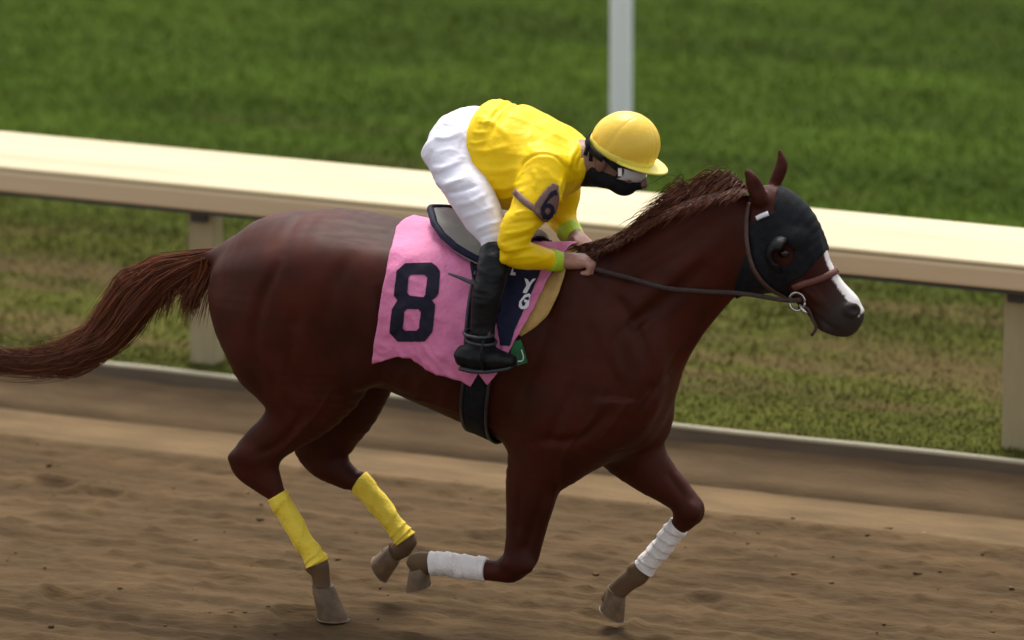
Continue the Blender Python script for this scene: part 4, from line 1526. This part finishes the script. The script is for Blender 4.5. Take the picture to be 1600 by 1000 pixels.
def face(Fd):
    Fd.ell(HP(-4, 0, -6), (.090, .074, .082), .0, rot=Rh)                        # skull
    Fd.ell(HP(14, 0, 24), (.060, .060, .066), .03, rot=Rh)                        # face
    Fd.ell(HP(24, 0, 43), (.032, .038, .024), .025, rot=Rh)                       # chin
    for s in (-1, 1):
        Fd.ell(HP(-6, s * .052, 40), (.035, .014, .026), .02, rot=Rh)             # jaw
        Fd.ell(HP(-14, s * .076, 18), (.016, .008, .028), .006, rot=Rh)           # ear
        Fd.ell(HP(30, s * .040, 24), (.018, .016, .012), .014, rot=Rh)            # cheekbone
        Fd.ell(HP(43, s * .032, 12), (.014, .016, .011), .010, rot=Rh, sub=True)  # eye socket
        Fd.ell(HP(37, s * .032, 12), (.012, .012, .011), .003, rot=Rh)            # eyeball
    Fd.cap(HP(42, 0, 12), HP(54, 0, 28), .008, .012, .012)                        # nose
    Fd.ell(HP(52, 0, 29), (.012, .017, .010), .008, rot=Rh)
    Fd.ell(HP(42, 0, 39), (.010, .024, .007), .006, rot=Rh)                       # lips
    Fd.ell(HP(40, 0, 43), (.010, .021, .007), .006, rot=Rh)
    Fd.ell(HP(47, 0, 41), (.006, .022, .0025), .003, rot=Rh, sub=True)
    Fd.cap(U(912, 248), HP(-16, 0, 20), .060, .056, .03)                          # neck
    fist(Fd, W_N, P_N, -1)
    fist(Fd, W_F, P_F, 1)


def shr(l, a=0.018):
    return [(c, h * max(0.3, (1 - a / max(np.linalg.norm(h), 1e-6))), max(0.3 * w, w - a)) for c, h, w in l]


BL = [shr(l) for l in (torso, pelvis, arm_n, arm_f, fore_arm_n, fore_arm_f, thigh_n, thigh_f, shin_n, shin_f, foot(-1, 0), foot(1, 25))]
lo, hi = bounds(BL, 0.07)
hi = np.maximum(hi, HP(60, .1, 70) + .06); hi = np.maximum(hi, HP(0, 0, -70)); lo = np.minimum(lo, HP(0, -.1, 70) - .05)
FP = Field(lo, hi, 0.0052)
for l in BL: FP.loft(l, .02, 4)
face(FP)
V, Q = FP.mesh(1)
bc = np.ones((len(V), 3)) * 0.62
hd = V[:, 0] > HP(-30, 0, 10)[0]
bc[hd & (V[:, 2] > HP(0, 0, 75)[2] - .05)] = 0.40
hand_m = (np.abs(V[:, 0] - P_N[0]) < .11) & (np.abs(V[:, 2] - P_N[2]) < .09)
bc[hand_m] = 1.0
link_mesh('body', V, Q, M['skin'], parent=rider, colors=bc)


def wrinkle(V, Q, amp, fr, seed, stretch=(1, 1, 1)):
    n = vnormals(V, Q)
    q = V * np.array(stretch) * fr
    q = q + 0.8 * np.stack([fbm(V * 4 + 3 * k, seed + 10 + k, 2) for k in range(3)], 1)
    rdg = 1 - np.abs(2 * vnoise(q, seed) - 1)
    rdg2 = 1 - np.abs(2 * vnoise(q * 2.1 + 5, seed + 1) - 1)
    return V + n * (amp * (rdg ** 3 - 0.25) + 0.5 * amp * (rdg2 ** 3 - 0.25))[:, None]


# silks
Fj = build([torso], 0.0056, 0.0)
for l in (arm_n, arm_f, fore_arm_n, fore_arm_f):
    pass
lo, hi = bounds([torso, arm_n, arm_f, fore_arm_n, fore_arm_f], 0.05)
Fj = Field(lo, hi, 0.0056)
Fj.loft(torso, 0.0, 5, p=2.15, cap=0.25)
Fj.loft(arm_n, .05, 5); Fj.loft(arm_f, .05, 5)
Fj.loft(fore_arm_n, .014, 5, cap=.3); Fj.loft(fore_arm_f, .014, 5, cap=.3)
V, Q = Fj.mesh(2)
V = wrinkle(V, Q, 0.0032, 7.5, 201, (1.0, 1.0, 1.7))
JF = [([(812, 275), (818, 254), (840, 241), (866, 243), (884, 262)], .006, -.006), ([(768, 168), (820, 188), (880, 216), (925, 240)], .012, .004),
      ([(742, 262), (775, 268), (815, 262)], .010, .005), ([(758, 292), (790, 294), (822, 284)], .009, .005), ([(736, 235), (765, 236), (800, 226)], .010, .004),
      ([(775, 312), (800, 306), (820, 296)], .008, .005), ([(745, 180), (775, 196), (800, 220)], .012, .004), ([(830, 200), (826, 225), (838, 240)], .010, .004),
      ([(786, 366), (812, 362), (842, 350)], .006, .006), ([(778, 380), (806, 374), (832, 366)], .006, -.006), ([(782, 394), (812, 388), (838, 384)], .006, .005), ([(800, 404), (826, 400), (850, 402)], .006, .004),
      ([(800, 335), (824, 330), (850, 336)], .006, .005), ([(795, 350), (820, 346), (846, 344)], .005, -.005), ([(880, 276), (872, 300), (878, 320)], .007, .005), ([(890, 262), (900, 280), (890, 300)], .007, -.006),
      ([(832, 262), (838, 280), (834, 300)], .008, .004), ([(905, 225), (893, 245), (890, 262)], .007, .005), ([(918, 228), (906, 250), (904, 270)], .006, -.005),
      ([(738, 205), (748, 208), (762, 206)], .006, .004), ([(733, 222), (744, 224), (758, 220)], .005, .004), ([(746, 188), (756, 192), (770, 190)], .006, .004), ([(750, 280), (760, 284), (772, 280)], .005, .004)]
V = carve(V, vnormals(V, Q), Q, JF, True)
jk = link_mesh('silks_jacket', V, Q, M['silk'], parent=rider)
JB = BVHTree.FromPolygons(V.tolist(), Q.tolist())
for l, nm in ((fore_arm_n, 'n'), (fore_arm_f, 'f')):
    C, A, W = resample(l, 6)
    a, b = C[-5], C[-1] + (C[-1] - C[-5]) * 0.45
    r0 = (np.linalg.norm(A[-3]) + W[-3]) / 2 + 0.004
    P = [a + (b - a) * t for t in np.linspace(0, 1, 8)]
    rad_ = [r0 * q for q in (0.98, 1.06, 1.05, 1.02, 1.0, 0.97, 0.95, 0.88)]
    v, f = tube(P, rad_, 20)
    link_mesh('cuff', v, f, M['cuff'], parent=rider)

# breeches
lo, hi = bounds([pelvis, thigh_n, thigh_f], 0.05)
Fb = Field(lo, hi, 0.0056)
for l in (pelvis, thigh_n, thigh_f): Fb.loft(l, .05 if l is not pelvis else 0.0, 5, cap=.4)
V, Q = Fb.mesh(2)
V = wrinkle(V, Q, 0.0065, 8.0, 221, (0.7, 1, 1.6))
PF = [([(676, 292), (705, 286), (740, 272)], .009, .007), ([(682, 304), (712, 300), (748, 288)], .007, -.007), ([(668, 262), (695, 262), (725, 248)], .009, .005),
      ([(690, 190), (705, 196), (722, 192)], .008, .006), ([(676, 212), (696, 216), (722, 206)], .008, .004), ([(700, 322), (735, 316), (765, 300)], .008, .004), ([(742, 360), (760, 352), (784, 346)], .006, .006),
      ([(748, 372), (765, 366), (786, 360)], .005, -.005), ([(715, 180), (722, 210), (720, 240)], .006, -.004), ([(722, 340), (748, 332), (775, 322)], .007, .004)]
V = carve(V, vnormals(V, Q), Q, PF, True)
link_mesh('breeches', V, Q, M['white'], parent=rider)

# boots
for sg, sh, du in ((-1, shin_n, 0), (1, shin_f, 25)):
    ft = foot(sg, du)
    lo, hi = bounds([sh, ft], 0.05)
    Ff = Field(lo, hi, 0.005)
    Ff.loft(sh, 0.0, 5, cap=.6, grow=.004)
    Ff.loft(ft, .02, 5, p=2.4)
    V, Q = Ff.mesh(1)
    V = wrinkle(V, Q, 0.0035, 13.0, 231, (0.6, 0.6, 1.6))
    bt = link_mesh('boot', V, Q, M['black'], parent=rider)
    # sole
    C, A, W = resample(ft, 4)
    top = [c - np.array([0, 0, 1]) * np.linalg.norm(a) * 0.86 for c, a in zip(C, A)]
    Vs = []
    for c, w in zip(top, W):
        for sy, dz in ((-1.02, 0), (1.02, 0), (1.02, -.010), (-1.02, -.010)):
            Vs.append(c + np.array([0, sy * w * 0.95, dz]))
    Fs = grid_faces(len(C), 4, True) + [(3, 2, 1, 0), tuple((len(C) - 1) * 4 + k for k in range(4))]
    link_mesh('sole', Vs, Fs, M['greyboot'], parent=bt)
    # worn ankle straps and shin panel
    for (ua, va, ub, vb) in ((733, 528, 770, 536), (730, 518, 766, 524)):
        y = sg * .362
        an = np.linspace(0, 2 * math.pi, 30)
        c = U((ua + ub) / 2 + du, (va + vb) / 2, y)
        ex = (U(ub + du, vb, y) - U(ua + du, va, y)) / 2 * 1.18
        P = [c + ex * math.cos(t) + np.array([0, 0.050 * math.sin(t), 0]) for t in an]
        v, f = tube(P, 0.006, 6)
        link_mesh('ankle_fold', v, f, M['greyboot'], parent=bt)
    # stirrup iron and leather belong to the saddle
    c = U(762 + du, 576, sg * .362)
    P = [c + np.array([0, sg * 0.055 * math.sin(t), 0.055 + 0.062 * -math.cos(t)]) for t in np.linspace(-2.9, 2.9, 24)]
    v, f = tube(P, 0.005, 8)
    link_mesh('stirrup', v, f, M['black'], parent=saddle)
    tpx = U(762 + du, 525, sg * .375)
    q = wrap(U(775, 420, -.25)[0], 1.05, 0.07) * np.array([1, -sg, 1])
    v, f = strap(np.array([q * (1 - t) + tpx * t for t in np.linspace(0, 1, 8)]), np.tile([0, sg, 0.2], (8, 1)), 0.02, 0.004)
    link_mesh('stirrup_leather', v, f, M['leather'], parent=saddle)

# armband with a figure six
def near(bvh, p):
    loc, nrm, i, d = bvh.find_nearest(Vector(p))
    return np.array(loc), np.array(nrm)


pad_px = [(851, 297), (862, 286), (872, 290), (872, 306), (866, 330), (858, 346), (846, 344), (834, 332), (836, 318), (844, 306)]
ab = decal('armband_pad', pad_px, [], JB, 0.006, M['mauve'], rider, 4.0)
solid(ab, 0.004)
six = [(866, 296), (859, 300), (850, 312), (843, 324), (842, 332), (846, 339), (853, 340), (859, 336), (862, 328), (861, 321), (856, 317), (851, 318), (857, 309), (862, 305), (868, 304)]
decal('figure_six', six, [[(852, 323), (856, 324), (857, 328), (854, 334), (850, 334), (848, 330), (849, 326)]], JB, 0.0135, M['number'], ab, 2.0)
sp = [on_surface(JB, u, v, 0.006) for u, v in catmull([(806, 300), (813, 308), (823, 318), (836, 328), (848, 338)], 5)]
sp = np.array([p for p in sp if p is not None])
sn = np.array([near(JB, p)[1] for p in sp])
v, f = strap(sp, sn, 0.022, 0.003)
link_mesh('armband_strap', v, f, M['mauve'], parent=rider)

# cap over the helmet
K0 = U(977, 225)
Kf, Kd = ff, dn


def KP(a, y, d):
    return K0 + Kf * a * PXM + Kd * d * PXM + np.array([0, y, 0])


V = []
nu, nv = 26, 96
amax = math.acos(-13 / 51.0)
for i in range(nu):
    t = amax * i / (nu - 1)
    for j in range(nv):
        p = 2 * math.pi * j / nv
        ca = math.sin(t)
        wr = 1 - 0.016 * max(0, 1 - abs(math.sin(2 * p + .5)) / 0.16) * min(1, t * 2) + 0.008 * math.sin(14 * p) * (t / amax) ** 5 + 0.010 * (vnoise([[math.cos(p) * 3 + 5, math.sin(p) * 3, t * 4]], 241)[0] - .5)
        V.append(KP(52 * ca * math.cos(p) * wr, 0.090 * ca * math.sin(p) * wr, -51 * math.cos(t) * wr))
cap_o = link_mesh('cap', V, grid_faces(nu, nv, True), M['cap'], parent=rider)
solid(cap_o, 0.004)
v, f = tube([KP(2, 0, -53), KP(2, 0, -50)], [.004, .010], 12)
link_mesh('button', v, f, M['cap'], parent=cap_o)
# pale turned band and peak
V = []
for i, (d0, g0) in enumerate([(4, 1.5), (6, 2.4), (14, 3.0), (18, 2.2), (19, 0.0)]):
    for j in range(48):
        p = 2 * math.pi * j / 48
        sc = math.sqrt(max(0.05, 1 - (d0 / 62.0) ** 2))
        fr = max(0, math.cos(p))
        V.append(KP((52 * sc + g0) * math.cos(p), (0.090 * sc + g0 * PXM) * math.sin(p), d0 + (8 if i < 2 else 0) * (1 - fr) * 0.4))
link_mesh('band', V, grid_faces(5, 48, True), M['brim'], parent=cap_o)
V = []
for i, t in enumerate(np.linspace(0, 1, 8)):
    for j in range(25):
        p = math.radians(-78 + 156 * j / 24)
        ext = 28 * t * max(0, math.cos(p * 1.12)) ** 0.75
        V.append(KP((52 + ext) * math.cos(p), (0.092 + ext * PXM * 0.55) * math.sin(p), 15 + 4 * math.sin(t * 1.5) - 7 * t * t * math.cos(p)))
pk = link_mesh('peak', V, grid_faces(8, 25), M['brim'], parent=cap_o)
solid(pk, 0.006)
# harness, goggles, face covering
for a0, d0, a1, d1 in ((-50, 14, -28, 38), (-54, 8, -40, 34)):
    for s in (-1, 1):
        P = catmull([KP(a0, s * .05, d0), KP((a0 + a1) / 2 + 4, s * .080, (d0 + d1) / 2 - 4), KP(a1, s * .074, d1)], 6)
        v, f = strap(P, np.tile([0, s * 1.0, 0], (len(P), 1)), 0.014, 0.003)
        link_mesh('helmet_strap', v, f, M['blackcloth'], parent=rider)
P = [KP(-57 * math.cos(t) , 0.100 * math.sin(t), 16 + 6 * abs(math.sin(t))) for t in np.linspace(-1.4, 1.4, 24)]
v, f = strap(np.array(P), np.array([(-Kf * math.cos(t) + np.array([0, math.sin(t), 0])) for t in np.linspace(-1.4, 1.4, 24)]), 0.022, 0.003)
link_mesh('back_strap', v, f, M['blackcloth'], parent=rider)
gog = []
for j in range(13):
    s = -1 + 2 * j / 12
    for (dd, aa) in ((6, 44), (10, 49), (17, 51), (25, 49), (29, 43)):
        gog.append(HP(aa - 26 * abs(s) ** 2.2, s * .070, dd))
gl = link_mesh('goggles', gog, grid_faces(13, 5), M['lens'], parent=rider)
solid(gl, 0.004)
edge = [HP(44 - 26 * abs(s) ** 2.2, s * .072, 6) for s in np.linspace(-1, 1, 15)] + [HP(42 - 26 * abs(s) ** 2.2, s * .072, 29) for s in np.linspace(1, -1, 15)]
v, f = tube(edge + [edge[0]], 0.0035, 6)
link_mesh('goggle_frame', v, f, M['blackcloth'], parent=gl)
for s in (-1, 1):
    P = [HP(19, s * .073, 13), HP(5, s * .080, 9), HP(-18, s * .080, 2)]
    v, f = strap(np.array(P), np.tile([0, s, 0], (3, 1)), 0.020, 0.003)
    link_mesh('goggle_strap', v, f, M['blackcloth'], parent=gl)
    v, f = box_verts(-.006, .006, -.003, .003, -.013, .013)
    p = HP(19, s * .078, 14)
    link_mesh('buckle', np.array(v) + p, f, M['print'], parent=gl, smooth=False)
lo = HP(0, -.1, 0) - .12; hi = HP(60, .1, 70) + .08
lo, hi = np.minimum(np.minimum(lo, HP(-60, 0, 80) - .02), HP(40, -.08, 80) - .03), np.maximum(hi, HP(0, 0, 0) + .12)
Fm = Field(lo, hi, 0.0045)
Fm.ell(HP(14, 0, 24), (.060, .060, .066), .0, rot=Rh, grow=.006)
Fm.ell(HP(24, 0, 43), (.032, .038, .024), .025, rot=Rh, grow=.007)
for s in (-1, 1): Fm.ell(HP(-6, s * .052, 40), (.035, .014, .026), .02, rot=Rh, grow=.006)
Fm.cap(HP(40, 0, 22), HP(48, 0, 30), .010, .014, .02, grow=.004)
Fm.cap(HP(-20, 0, 40), HP(-40, 0, 52), .052, .050, .03, grow=.006)
X, Y, Z = Fm.coords(np.zeros(3, int), Fm.n)
dd = ((X - HC_[0]) * dn[0] + (Z - HC_[2]) * dn[2]) / PXM
aa = ((X - HC_[0]) * ff[0] + (Z - HC_[2]) * ff[2]) / PXM
Fm.a = np.maximum(Fm.a, ((24 + 0.12 * (30 - aa) - dd) * PXM).astype(np.float32) + 0 * Y)
V, Q = Fm.mesh(1)
link_mesh('face_cover', V, Q, M['blackcloth'], parent=rider)
